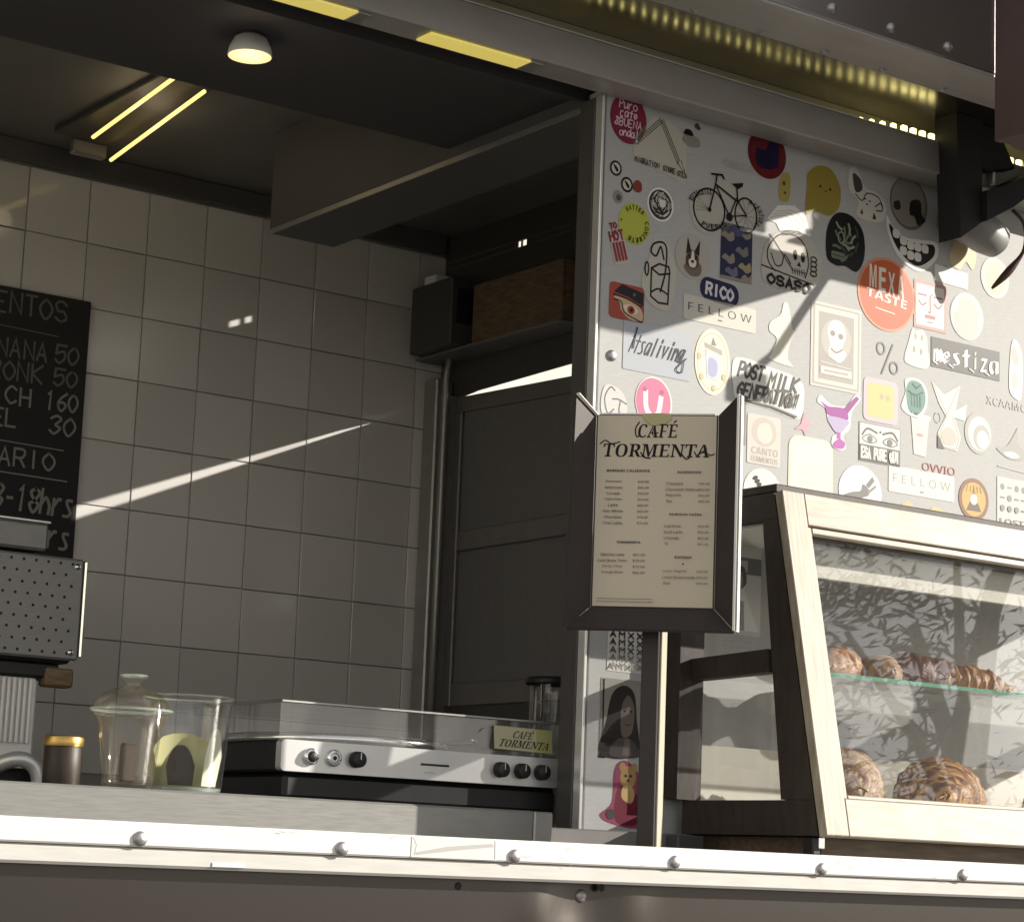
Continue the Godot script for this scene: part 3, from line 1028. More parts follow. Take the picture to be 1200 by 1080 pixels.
func counter_things() -> void:
	var top := 1.4957
	# jar with gold lid
	var j1 := thing("dark_jar", "small dark coffee jar with a gold lid beside the coffee machine", "jar", Vector3(1.196, top, -0.10))
	var st := S(false)
	lathe(st, [0.0001, 0.001, 0.021, 0.001, 0.0225, 0.004, 0.0225, 0.048, 0.019, 0.053], 28)
	part("jar_glass", st, M.coffee, j1)
	st = S(false)
	lathe(st, [0.0235, 0.0485, 0.024, 0.050, 0.024, 0.059, 0.0225, 0.061, 0.0001, 0.0612], 28)
	part("lid", st, M.gold, j1)
	# lidded glass jar
	var j2 := thing("lidded_jar", "glass jar with flared rim and domed lid with knob", "jar", Vector3(1.232, top, 0.0))
	st = S(false)
	lathe(st, [0.0001, 0.0005, 0.026, 0.0008, 0.029, 0.004, 0.030, 0.010, 0.036, 0.070, 0.043, 0.083, 0.0445, 0.0855, 0.0437, 0.0862, 0.041, 0.083, 0.0343, 0.070, 0.028, 0.012, 0.025, 0.006, 0.0001, 0.0055], 40)
	part("jar_glass", st, M.jar_amber, j2)
	st = S(false)
	lathe(st, [0.0400, 0.0865, 0.0475, 0.088, 0.0480, 0.092, 0.0445, 0.094, 0.0415, 0.104, 0.033, 0.116, 0.020, 0.1235, 0.009, 0.126, 0.008, 0.130, 0.010, 0.133, 0.0155, 0.137, 0.0165, 0.141, 0.0145, 0.1435, 0.0001, 0.144, 0.0001, 0.1215, 0.018, 0.1195, 0.031, 0.113, 0.039, 0.103, 0.042, 0.093, 0.0400, 0.0866], 40)
	var ld := part("lid", st, M.jar_amber, j2)
	ld.scale.y = 0.80
	ld.position.y = 0.0173
	var bag := part("tea_bag", boxmesh(Vector3(-0.017, 0.008, -0.004), Vector3(0.015, 0.052, 0.004), 0.002, Basis(Vector3.UP, 0.7)), M.coffee, j2)
	bag.set_meta("label", "dark packet inside the jar")
	st = S(false)
	lathe(st, [0.0470, 0.0885, 0.0484, 0.0895, 0.0484, 0.0915, 0.0470, 0.0925, 0.0462, 0.0905, 0.0470, 0.0885], 36)
	part("rim", st, M.glass_rim, j2)
	st = S(false)
	lathe(st, [0.0130, 0.1400, 0.0168, 0.1408, 0.0160, 0.1432, 0.0120, 0.1438, 0.0130, 0.1400], 30)
	var kt := part("knob_top", st, M.glass_rim, j2)
	kt.scale.y = 0.80
	kt.position.y = 0.0173
	# wide tip glass
	var j3 := thing("tip_glass", "wide open glass jar holding folded pale paper notes", "glass jar", Vector3(1.353, top, -0.09))
	st = S(false)
	lathe(st, [0.0001, 0.0005, 0.042, 0.0008, 0.0455, 0.004, 0.0470, 0.014, 0.0535, 0.108, 0.0560, 0.1145, 0.0568, 0.1170, 0.0556, 0.1178, 0.0542, 0.1160, 0.0518, 0.108, 0.0450, 0.014, 0.0420, 0.009, 0.0001, 0.0085], 44)
	part("jar_glass", st, M.jar_clear, j3)
	st = S(false)
	lathe(st, [0.0555, 0.1165, 0.0570, 0.1168, 0.0572, 0.1182, 0.0558, 0.1188, 0.0548, 0.1178, 0.0555, 0.1165], 40)
	part("rim", st, M.glass_rim, j3)
	st = S(false)
	lathe(st, [0.0400, 0.0010, 0.0455, 0.0030, 0.0465, 0.0080, 0.0440, 0.0085, 0.0400, 0.0060, 0.0400, 0.0010], 40)
	part("thick_base", st, M.glass_rim, j3)
	var notes := [[1.15, 0.040, "note_pale", 0.080, 0.36], [2.2, 0.034, "coffee", 0.058, 0.45], [5.1, 0.036, "note_yellow", 0.076, 1.3], [3.3, 0.038, "note_yellow", 0.060, 0.3]]
	for q in notes:
		st = S(false)
		var last := []
		for k in 9:
			var a: float = q[0] + (k / 8.0 - 0.5) * q[4] * 2.0
			var p0 := Vector3(cos(a) * q[1], 0.010, sin(a) * q[1])
			var p1 := Vector3(cos(a) * (q[1] + 0.006), q[3], sin(a) * (q[1] + 0.006))
			p1.y *= 1.0 - 0.42 * pow(absf(k / 4.0 - 1.0), 2.5)
			if last:
				quad(st, last[0], p0, p1, last[1], Vector3(0, 0.04, 0))
			last = [p0, p1]
		part("paper_note", st, M[q[2]], j3)
	# record player
	turntable()
	# press pot behind
	var fp := thing("press_pot", "glass press pot with a black lid beyond the record player", "coffee press", Vector3(2.022, 1.454, -0.25))
	st = S(false)
	lathe(st, [0.0001, 0.0, 0.028, 0.0, 0.028, 0.232], 28)
	part("glass_body", st, M.glass, fp)
	st = S(false)
	lathe(st, [0.034, 0.2325, 0.035, 0.234, 0.035, 0.240, 0.032, 0.243, 0.0001, 0.244], 28)
	part("lid", st, M.black, fp)
	for k in 3:
		var a := TAU * k / 3.0 + 2.5
		part("frame_rod", boxmesh(Vector3(cos(a) * 0.0295 - 0.0015, 0.0, sin(a) * 0.0295 - 0.0015), Vector3(cos(a) * 0.0295 + 0.0015, 0.232, sin(a) * 0.0295 + 0.0015)), M.chrome, fp)
	part("rear_counter", boxmesh(Vector3(1.806, 1.40, -0.46), Vector3(2.50, 1.4535, -0.0465), 0.002), M.slab, cart)


func turntable() -> void:
	var tt := thing("record_player", "black and silver record player under a clear dust cover", "record player")
	var st := S()
	part("base", boxmesh(Vector3(1.482, 1.4965, -0.40), Vector3(1.908, 1.5305, -0.070), 0.006), M.black, tt)
	part("plinth", boxmesh(Vector3(1.474, 1.5308, -0.405), Vector3(1.914, 1.5690, -0.0735), 0.003), M.black, tt)
	prism(st, rounded(1.470, 1.5312, 1.9175, 1.5700, 0.006), -0.0733, -0.060, Transform3D())
	var fpn := part("front_panel", st, M.silver, tt)
	st = S()
	prism(st, rounded(1.472, 1.5305, 1.9160, 1.5310, 0.0002), -0.072, -0.0605, Transform3D())
	part("panel_shadow_gap", st, M.black, tt)
	var kx := [1.512, 1.545, 1.579, 1.803, 1.837, 1.870]
	for k in 6:
		st = S(false)
		var f := Transform3D(Basis(Vector3.RIGHT, PI / 2), Vector3(kx[k], 1.5505, -0.060))
		if k < 2:
			lathe(st, [0.0108, 0, 0.0108, 0.004, 0.0095, 0.006, 0.0070, 0.0062], 24, f)
			var b := part("knob_ring", st, M.chrome, fpn)
			st = S(false)
			lathe(st, [0.0068, 0.004, 0.0066, 0.0085 if k == 0 else 0.005, 0.0050, 0.0098 if k == 0 else 0.0052, 0.0001, 0.010 if k == 0 else 0.0053], 20, f)
			part("knob", st, M.black if k == 0 else M.silver, b)
			if k == 1:
				st = S(false)
				lathe(st, [0.0028, 0.005, 0.0026, 0.0062, 0.0001, 0.0064], 14, f)
				part("socket", st, M.black, b)
		else:
			lathe(st, [0.0105, 0, 0.0103, 0.003, 0.0098, 0.011, 0.0085, 0.0125, 0.0001, 0.0128], 24, f)
			var b := part("knob", st, M.black, fpn)
			part("pointer", boxmesh(Vector3(kx[k] - 0.0006, 1.5505, -0.0470), Vector3(kx[k] + 0.0006, 1.5590, -0.0466)), M.silver, b)
	part("name_bar", boxmesh(Vector3(1.678, 1.5492, -0.0598), Vector3(1.722, 1.5520, -0.0592)), M.black_matt, fpn)
	part("name_bar", boxmesh(Vector3(1.684, 1.5400, -0.0598), Vector3(1.700, 1.5410, -0.0595)), M.alu, fpn)
	st = S(false)
	lathe(st, [0.150, 0.0, 0.1525, 0.001, 0.1525, 0.009, 0.150, 0.0105, 0.0001, 0.0107], 56, Transform3D(Basis(), Vector3(1.655, 1.5725, -0.235)))
	part("platter", st, M.chrome, tt)
	st = S(false)
	lathe(st, [0.147, 0.0, 0.147, 0.0015, 0.0001, 0.0016], 56, Transform3D(Basis(), Vector3(1.655, 1.5836, -0.235)))
	part("record", st, M.black, tt)
	st = S(false)
	tube(st, [Vector3(1.865, 1.592, -0.33), Vector3(1.862, 1.592, -0.20), Vector3(1.80, 1.590, -0.12)], 0.003, 8)
	part("tone_arm", st, M.chrome, tt)
	var dc := Node3D.new()
	dc.name = "dust_cover"
	tt.add_child(dc)
	var x0 := 1.476
	var x1 := 1.913
	var y0 := 1.5702
	var y1 := 1.6170
	var z0 := -0.405
	var z1 := -0.0745
	for q in [[Vector3(x0, y0, z1 - 0.003), Vector3(x1, y1, z1)], [Vector3(x0, y0, z0), Vector3(x1, y1, z0 + 0.003)], [Vector3(x0, y0, z0 + 0.0035), Vector3(x0 + 0.003, y1, z1 - 0.0035)], [Vector3(x1 - 0.003, y0, z0 + 0.0035), Vector3(x1, y1, z1 - 0.0035)], [Vector3(x0, y1 + 0.0003, z0), Vector3(x1, y1 + 0.0033, z1)]]:
		part("cover_panel", boxmesh(q[0], q[1], 0.0006), M.acrylic, dc)
	part("cover_edge", boxmesh(Vector3(x0, y1 + 0.0004, z1 + 0.0003), Vector3(x1, y1 + 0.0026, z1 + 0.0010)), M.alu, dc)
	# name card on the cover
	begin(Vector3(1.846, 1.593, -0.068), Vector3(1, -0.02, 0.05).normalized() * 0.0465, Vector3(0, 1, -0.1).normalized() * 0.0155, 0.0)
	rect(-1, -1, 1, 1, "b9b48c")
	rect(0.45, -1, 1, 1, "a9a560")
	type("CAFÉ", 0.02, 0.46, 0.66, 0.80, "1d1a16", "R", 0.2)
	type("TORMENTA", 0.04, -0.44, 1.72, 0.66, "1d1a16", "R", 0.2)
	tag(part("name_card", A.st, M.paper), "small yellow card reading CAFE TORMENTA on the record player's cover", "card")


func rounded(x0: float, y0: float, x1: float, y1: float, r: float) -> PackedVector2Array:
	var q := PackedVector2Array()
	for c in [[x1 - r, y1 - r, 0.0], [x0 + r, y1 - r, 0.25], [x0 + r, y0 + r, 0.5], [x1 - r, y0 + r, 0.75]]:
		for k in 6:
			var a: float = TAU * (c[2] + 0.05 * k)
			q.append(Vector2(c[0] + cos(a) * r, c[1] + sin(a) * r))
	return q


# ------------------------------------------------------------------ menu on its post
func menu() -> void:
	var mn := thing("menu_stand", "dark brown menu holder on a post with the CAFE TORMENTA price list", "menu board")
	var U := Vector3(cos(PI / 4), 0, sin(PI / 4))
	var N := Vector3(-sin(PI / 4), 0, cos(PI / 4))
	var O := Vector3(1.843, 1.7513, 0.200)
	var F := func(u: float, v: float, w: float) -> Vector3: return O + U * u + Vector3.UP * v + N * w
	var hw := 0.0778
	var hh := 0.2468
	var st := S()
	slab(st, F.call(-hw, 0, 0), F.call(hw, 0, 0), F.call(hw, hh, 0), F.call(-hw, hh, 0), 0.005)
	part("back_board", st, M.board_brown, mn)
	st = S()   # side and bottom boards flare towards the viewer
	slab(st, F.call(-hw - 0.026, -0.030, 0.035), F.call(-hw - 0.0005, 0.0, 0.001), F.call(-hw - 0.0005, hh, 0.001), F.call(-hw - 0.022, hh + 0.020, 0.035), 0.004)
	part("side_board", st, M.board_brown, mn)
	st = S()
	slab(st, F.call(hw + 0.0005, 0.0, 0.001), F.call(hw + 0.028, -0.030, 0.035), F.call(hw + 0.028, hh + 0.020, 0.035), F.call(hw + 0.0005, hh, 0.001), 0.004)
	part("side_board", st, M.board_brown, mn)
	st = S()
	slab(st, F.call(-hw - 0.0255, -0.0305, 0.0345), F.call(hw + 0.0275, -0.0305, 0.0345), F.call(hw, -0.0005, 0.001), F.call(-hw, -0.0005, 0.001), 0.004)
	part("bottom_board", st, M.board_brown, mn)
	for q in [[hw + 0.0284, 0.0040], [-hw - 0.0300, 0.0012]]:
		if q[0] > 0:
			st = S()
			slab(st, F.call(q[0], -0.030, 0.0352), F.call(q[0] + 0.0046, -0.030, 0.0180), F.call(q[0] + 0.0046, hh + 0.021, 0.0180), F.call(q[0], hh + 0.021, 0.0352), 0.003)
			part("pale_edge", st, M.board_edge, mn)
		else:
			st = S()
			slab(st, F.call(-hw - 0.0225, hh + 0.0203, 0.0352), F.call(-hw - 0.0185, hh + 0.0218, 0.0352), F.call(-hw + 0.0020, hh + 0.0010, 0.0014), F.call(-hw - 0.0015, hh + 0.0004, 0.0014), 0.003)
			part("pale_edge", st, M.board_edge, mn)
	part("pale_edge", boxmesh(F.call(0, hh + 0.0012, -0.0022) - Vector3(hw - 0.004, 0.001, 0.0025), F.call(0, hh + 0.0012, -0.0022) + Vector3(hw - 0.004, 0.001, 0.0025), 0.0, Basis(U, Vector3.UP, N)), M.board_edge, mn)
	# the list itself
	begin(F.call(0, hh / 2.0, 0), U * 0.0758, Vector3.UP * 0.1222, 0.0012)
	rect(-1, -1, 1, 1, "cfc2a8")
	var k := "17130f"
	type("CAFÉ", 0.02, 0.860, 0.66, 0.185, k, "R", 0.22)
	ink([Vector2(-0.30, 0.93), Vector2(-0.36, 0.86), Vector2(-0.34, 0.78), Vector2(-0.28, 0.79)], 0.0018, k, true)
	ink([Vector2(0.02, 0.82), Vector2(-0.07, 0.80), Vector2(-0.06, 0.86)], 0.0014, k, true)
	type("TORMENTA", 0.0, 0.630, 1.80, 0.140, k, "R", 0.22)
	ink([Vector2(-0.95, 0.70), Vector2(-0.86, 0.735), Vector2(-0.76, 0.70), Vector2(-0.62, 0.72)], 0.0016, k, true)
	ink([Vector2(-0.26, 0.61), Vector2(-0.20, 0.56), Vector2(-0.10, 0.55)], 0.0018, k, true)
	ink([Vector2(0.42, 0.60), Vector2(0.50, 0.545), Vector2(0.56, 0.56)], 0.0018, k, true)
	ink([Vector2(0.64, 0.62), Vector2(0.68, 0.585), Vector2(0.76, 0.615), Vector2(0.84, 0.65)], 0.0016, k, true)
	ink([Vector2(0.86, 0.60), Vector2(0.92, 0.585), Vector2(0.97, 0.60)], 0.0015, k, true)
	var b := "3b3329"
	type("BEBIDAS CALIENTES", -0.46, 0.415, 0.72, 0.026, k, "S")
	var rows := ["Espresso", "Americano", "Cortado", "Capuchino", "Latte", "Flat White", "Chocolate", "Chai Latte"]
	for i in rows.size():
		type(rows[i], -0.70, 0.30 - 0.062 * i, 0.055 * rows[i].length() * 0.6, 0.030, b, "s")
		type("$%d.00" % (40 + 5 * i), -0.20, 0.30 - 0.062 * i, 0.18, 0.026, b, "s")
	type("TORMENTA", -0.42, -0.335, 0.40, 0.024, k, "S")
	rows = ["Matcha Latte", "Cold Brew Tónic", "Dirty Chai", "Orange Brew"]
	for i in rows.size():
		type(rows[i], -0.68, -0.465 - 0.062 * i, 0.033 * rows[i].length(), 0.030, b, "s")
		type("$%d.00" % (65 + 5 * i), -0.24, -0.465 - 0.062 * i, 0.20, 0.026, b, "s")
	type("ALIMENTOS", 0.56, 0.405, 0.40, 0.024, k, "S")
	rows = ["Croissant", "Chocolatín Relleno", "Baguette", "Pan"]
	for i in rows.size():
		type(rows[i], 0.20 + 0.014 * rows[i].length(), 0.285 - 0.062 * i, 0.031 * rows[i].length(), 0.030, b, "s")
		type("$%d.00" % (45 + 5 * i), 0.82, 0.285 - 0.062 * i, 0.18, 0.026, b, "s")
	type("BEBIDAS FRÍAS", 0.52, -0.035, 0.54, 0.026, k, "S")
	rows = ["Cold Brew", "Iced Latte", "Limonada", "Té"]
	for i in rows.size():
		type(rows[i], 0.18 + 0.014 * rows[i].length(), -0.16 - 0.062 * i, 0.031 * rows[i].length(), 0.030, b, "s")
		type("$%d.00" % (50 + 5 * i), 0.82, -0.16 - 0.062 * i, 0.18, 0.026, b, "s")
	type("EXTRAS", 0.50, -0.485, 0.28, 0.026, k, "S")
	disc(0.50, -0.555, 0.014, 0.010, k, 10)
	rows = ["Leche Vegetal", "Leche Deslactosada", "Shot"]
	for i in rows.size():
		type(rows[i], 0.18 + 0.014 * rows[i].length(), -0.63 - 0.062 * i, 0.030 * rows[i].length(), 0.030, b, "s")
		type("$%d.00" % (10 + 5 * i), 0.82, -0.63 - 0.062 * i, 0.18, 0.026, b, "s")
	line([-0.92, -0.925, 0.0, -0.925], 0.0005, b)
	line([-0.92, -0.955, 0.02, -0.955], 0.0005, b)
	part("price_list", A.st, M.paper, mn).set_meta("label", "beige printed price list")
	begin(F.call(0.0, hh - 0.006, 0), U * 0.016, Vector3.UP * 0.0075, 0.0030)
	blob([-1, 0.9, -0.85, -0.3, -0.3, -1.1, 0.1, -0.9, 0.9, -0.5, 1.0, 0.9], "b9b37c")
	part("tape", A.st, M.paper, mn)
	# post
	var pb := Basis(Vector3.UP, -0.9)
	var c := Vector3(1.860, 0, 0.185)
	var e := pb * Vector3(0.0126, 0, 0)
	part("post", boxmesh(c + Vector3(-0.0110, 1.4540, -0.020), c + Vector3(0.0110, 1.745, 0.020), 0.001, pb), M.board_brown, mn)
	part("post_edge", boxmesh(c + e + Vector3(-0.0013, 1.4540, -0.0150), c + e + Vector3(0.0013, 1.742, 0.0150), 0.0005, pb), M.post_cream, mn)
	part("foot", boxmesh(c + Vector3(-0.04, 1.4530, -0.04), c + Vector3(0.04, 1.4538, 0.04)), M.board_brown, mn)


# ------------------------------------------------------------------ pastry case
func pastry_case() -> void:
	var pc := thing("pastry_case", "wooden pastry display case with slanted glass front and dark side", "display case")
	var X0 := 2.05
	var X1 := 2.95
	var side := Transform3D(Basis(Vector3(0, 0, 1), Vector3.UP, Vector3(-1, 0, 0)), Vector3.ZERO)   # (z, y) outlines, swept along -x
	var fz := func(y: float) -> float: return 0.29 - (y - 1.476) * 0.2116
	for k in 2:
		var w1 := -X0 if k == 0 else -(X1 - 0.022)
		var w0 := w1 - 0.022
		var n := Node3D.new()
		n.name = "side" if k == 0 else "side_001"
		pc.add_child(n)
		var bars := [
			["front_stile", [fz.call(1.523) - 0.062, 1.523, fz.call(1.523) - 0.0015, 1.523, fz.call(1.8905) - 0.0015, 1.8905, fz.call(1.8905) - 0.030, 1.8905]],
			["bottom_rail", [0.022, 1.478, 0.2875, 1.478, fz.call(1.5225) - 0.0015, 1.5225, 0.022, 1.5225]],
			["top_rail", [0.060, 1.891, fz.call(1.891) - 0.0015, 1.891, fz.call(1.925) - 0.0015, 1.925, 0.060, 1.925]],
			["rear_stile", [-0.0, 1.523, 0.034, 1.523, 0.034, 1.925, -0.0, 1.925]],
			["mid_rail", [0.0345, 1.684, fz.call(1.69) - 0.0545, 1.688, fz.call(1.714) - 0.0515, 1.7185, 0.0345, 1.713]],
		]
		for b in bars:
			var f := pairs(b[1])
			for i in f.size():
				f[i].x = maxf(f[i].x, 0.003)
			var st := S()
			prism(st, f, w0, w1 + (0.020 if b[0] == "rear_stile" and k == 0 else 0.0), side)
			part(b[0], st, M.wood_dark, n)
		var st := S()
		prism(st, pairs([0.036, 1.5235, fz.call(1.5235) - 0.064, 1.5235, fz.call(1.886) - 0.034, 1.886, 0.064, 1.886]), w0 + 0.009, w0 + 0.012, side)
		part("side_pane", st, M.glass, n)
	var a := Vector3(0, 1.476, 0.29)
	var up := Vector3(0, 0.449, -0.095).normalized()
	var nn := Vector3(0, 0.095, 0.449).normalized()
	var fb := Basis(Vector3.RIGHT, up, nn)
	var ft := Transform3D(fb, a)     # front frame: x, distance up the slope, out
	var fr := func(called: String, x0: float, s0: float, x1: float, s1: float, w0: float, w1: float, m: Material, bev := 0.0012) -> MeshInstance3D:
		var st := S()
		var c: Vector3 = ft * Vector3((x0 + x1) / 2.0, (s0 + s1) / 2.0, (w0 + w1) / 2.0)
		var h := Vector3((x1 - x0) / 2.0, (s1 - s0) / 2.0, (w1 - w0) / 2.0)
		box(st, c - h, c + h, bev, fb)
		return part(called, st, m, pc)
	fr.call("front_stile", X0 + 0.0005, 0.0, X0 + 0.0400, 0.4585, -0.0005, 0.014, M.wood_pale_up)
	fr.call("front_stile", X1 - 0.045, 0.0, X1, 0.4585, -0.0005, 0.014, M.wood_pale_up)
	fr.call("top_rail", X0 + 0.0405, 0.414, X1 - 0.0455, 0.4585, -0.0005, 0.0135, M.wood_pale)
	fr.call("bottom_rail", X0 + 0.0405, 0.0, X1 - 0.0455, 0.0485, -0.0005, 0.0135, M.wood_pale)
	fr.call("bead", X0 + 0.0405, 0.0490, X0 + 0.0500, 0.4135, -0.001, 0.009, M.wood_pale_up)
	fr.call("bead", X0 + 0.0505, 0.4045, X1 - 0.0460, 0.4135, -0.001, 0.009, M.wood_pale)
	fr.call("bead", X0 + 0.0505, 0.0490, X1 - 0.0460, 0.0545, -0.001, 0.009, M.wood_pale)
	fr.call("front_pane", X0 + 0.0505, 0.0550, X1 - 0.0460, 0.4040, -0.006, -0.002, M.glass_case, 0.0004)
	fr.call("inner_pane", X0 + 0.0505, 0.0550, X1 - 0.0460, 0.4040, -0.012, -0.009, M.glass_case, 0.0004)
	part("top_board", boxmesh(Vector3(X0 + 0.0005, 1.9255, 0.003), Vector3(X1, 1.937, 0.197), 0.0015), M.wood_dark, pc)
	part("inner_top", boxmesh(Vector3(X0 + 0.023, 1.885, 0.004), Vector3(X1 - 0.023, 1.895, 0.165), 0.001), M.cream_board, pc)
	part("header_strip", boxmesh(Vector3(X0 + 0.023, 1.868, 0.170), Vector3(X1 - 0.023, 1.884, 0.176), 0.001), M.wood_dark, pc)
	part("valance", boxmesh(Vector3(X0 + 0.023, 1.824, 0.163), Vector3(X1 - 0.023, 1.866, 0.169), 0.001), M.cream_board, pc)
	part("floor_board", boxmesh(Vector3(X0 + 0.023, 1.500, 0.004), Vector3(X1 - 0.023, 1.512, 0.255), 0.001), M.cream_board, pc)
	part("bottom_board", boxmesh(Vector3(X0 + 0.023, 1.4775, 0.004), Vector3(X1 - 0.023, 1.4840, 0.270), 0.001), M.wood_dark, pc)
	part("rear_board", boxmesh(Vector3(X0 + 0.023, 1.5125, 0.0045), Vector3(X1 - 0.023, 1.60, 0.0085), 0.0), M.cream_board, pc)
	var sh := part("glass_shelf", boxmesh(Vector3(X0 + 0.024, 1.6885, 0.036), Vector3(X1 - 0.024, 1.6935, 0.212), 0.0), M.glass_shelf, pc)
	part("shelf_edge", boxmesh(Vector3(X0 + 0.024, 1.6883, 0.2123), Vector3(X1 - 0.024, 1.6937, 0.2150), 0.0), M.glass_green, sh)
	part("plinth", boxmesh(Vector3(X0 + 0.030, 1.4540, 0.010), Vector3(X1 - 0.03, 1.4770, 0.262), 0.001), M.wood_mid, pc)
	part("foot", boxmesh(Vector3(X0 + 0.004, 1.4540, 0.255), Vector3(X0 + 0.018, 1.4770, 0.275), 0.002), M.black, pc)
	part("latch", boxmesh(Vector3(X0 + 0.014, 1.4620, 0.2700), Vector3(X0 + 0.024, 1.4765, 0.2760), 0.001), M.chrome, pc)
	# breads: each stands on its own
	var gold := Color(0.62, 0.36, 0.16)
	var brown := Color(0.24, 0.10, 0.045)
	var cocoa := Color(0.15, 0.060, 0.035)
	var tan_ := Color(0.42, 0.30, 0.16)
	var B := func(label: String, category: String, at: Vector3, length: float, rad: float, steps: int, bend: float, yaw: float, l: Color, d: Color, squash := 0.85, blunt := 0.55, lines := 0.0) -> void:
		var t := thing(category.replace(" ", "_"), label, category, at, yaw, "breads in the display case")
		bread(t, "crust", length, rad, steps, bend, Transform3D(Basis(), Vector3(0, rad * squash * 0.55, 0)), l, d, squash, blunt, lines)
	B.call("pale croissant at the shelf end nearest the case's dark side", "croissant", Vector3(2.240, 1.6940, 0.115), 0.120, 0.036, 7, 0.9, 0.5, gold, brown)
	B.call("short croissant between the pale croissant and the cocoa loaf", "croissant", Vector3(2.315, 1.6940, 0.125), 0.085, 0.032, 6, 0.8, 1.1, tan_, brown)
	B.call("long dark cocoa bread on the glass shelf", "bread loaf", Vector3(2.410, 1.6940, 0.100), 0.165, 0.038, 3, 0.2, -0.25, cocoa, cocoa * 0.7, 0.9, 0.35)
	B.call("golden bread with crusty top beside the cocoa bread", "bread loaf", Vector3(2.475, 1.6940, 0.130), 0.130, 0.029, 8, 0.3, -0.3, gold, brown, 0.9, 0.4)
	B.call("brown bread roll with a yellow end on the glass shelf", "bread roll", Vector3(2.535, 1.6940, 0.110), 0.10, 0.020, 4, 0.1, -0.4, Color(0.55, 0.36, 0.12), brown, 0.9, 0.3)
	B.call("croissant on the glass shelf at the edge of the picture", "croissant", Vector3(2.690, 1.6940, 0.120), 0.12, 0.030, 7, 0.8, 0.4, gold, brown)
	B.call("striped swirl pastry on the case floor in the corner", "swirl pastry", Vector3(2.255, 1.5125, 0.120), 0.13, 0.054, 7, 0.2, 1.15, tan_, brown, 1.05, 0.6, 15.0)
	B.call("largest striped swirl pastry, in the middle of the case floor", "swirl pastry", Vector3(2.445, 1.5125, 0.115), 0.20, 0.062, 9, 0.4, 0.75, gold, cocoa, 0.9, 0.55, 20.0)
	B.call("striped swirl pastry on the case floor at the picture's edge", "swirl pastry", Vector3(2.70, 1.5125, 0.115), 0.18, 0.055, 8, 0.4, 0.6, gold, brown, 0.9, 0.55, 18.0)


# ------------------------------------------------------------------ black bracket with its lamp
func bracket() -> void:
	var br := thing("black_bracket", "black steel wall bracket with a sloping arm over the stickers", "bracket")
	var f := Transform3D(Basis(), Vector3.ZERO)
	var st := S()
	prism(st, pairs([2.494, 2.575, 2.5505, 2.575, 2.5505, 2.414, 2.505, 2.381]), 0.050, 0.095, f)
	part("upright", st, M.black_paint, br)
	st = S()
	prism(st, pairs([2.5508, 2.575, 2.602, 2.575, 2.640, 2.520, 2.585, 2.506, 2.5508, 2.506]), 0.045, 0.080, f)
	part("strut", st, M.black_paint, br)
	st = S()
	prism(st, pairs([2.5508, 2.414, 2.5508, 2.462, 2.594, 2.479, 2.672, 2.520, 2.78, 2.560, 2.78, 2.520, 2.671, 2.492, 2.609, 2.447]), 0.060, 0.105, f)
	part("arm", st, M.black_paint, br)
	part("arm_clip", boxmesh(Vector3(2.606, 2.492, 0.0555), Vector3(2.613, 2.517, 0.0650), 0.001), M.alu_bright, br)
	var lp := thing("spot_lamp", "unlit grey cup shaped lamp hanging below the black bracket", "lamp")
	st = S(false)
	lathe(st, [0.0001, 0.0, 0.015, 0.002, 0.026, 0.012, 0.031, 0.040, 0.034, 0.115, 0.032, 0.116, 0.029, 0.041, 0.023, 0.016, 0.0001, 0.006], 30, Transform3D(Basis(Vector3(0, 0, 1), 1.30) , Vector3(2.655, 2.408, 0.040)))
	part("shade", st, M.lamp_grey, lp)
	st = S(false)
	tube(st, curve([Vector3(2.640, 2.455, 0.075), Vector3(2.660, 2.435, 0.08), Vector3(2.672, 2.400, 0.07), Vector3(2.655, 2.365, 0.055), Vector3(2.632, 2.335, 0.04)], 6), [0.003, 0.003, 0.003, 0.003, 0.003, 0.003, 0.003, 0.003, 0.003, 0.003, 0.003, 0.003, 0.003, 0.003, 0.0034, 0.004, 0.005, 0.006, 0.0065, 0.0065, 0.006, 0.005, 0.004, 0.003, 0.002], 9)
	tag(part("dark_cable", st, M.cable_red), "dark red cable dangling from the black bracket over the stickers", "cable")
	# hatch strut hanging from the brown board
	st = S(false)
	tube(st, [Vector3(2.692, 2.453, 0.215), Vector3(2.680, 2.36, 0.262), Vector3(2.668, 2.335, 0.285)], 0.006, 10)
	var hs := thing("hatch_latch", "thin metal latch rod hanging from the brown board", "latch")
	part("rod", st, M.alu, hs)
	part("grip", boxmesh(Vector3(2.650, 2.300, 0.270), Vector3(2.684, 2.335, 0.300), 0.004), M.black, hs)


# ------------------------------------------------------------------ the stickers, row by row; local units run from -1 to 1 across each one
const INK := "1c1a1a"


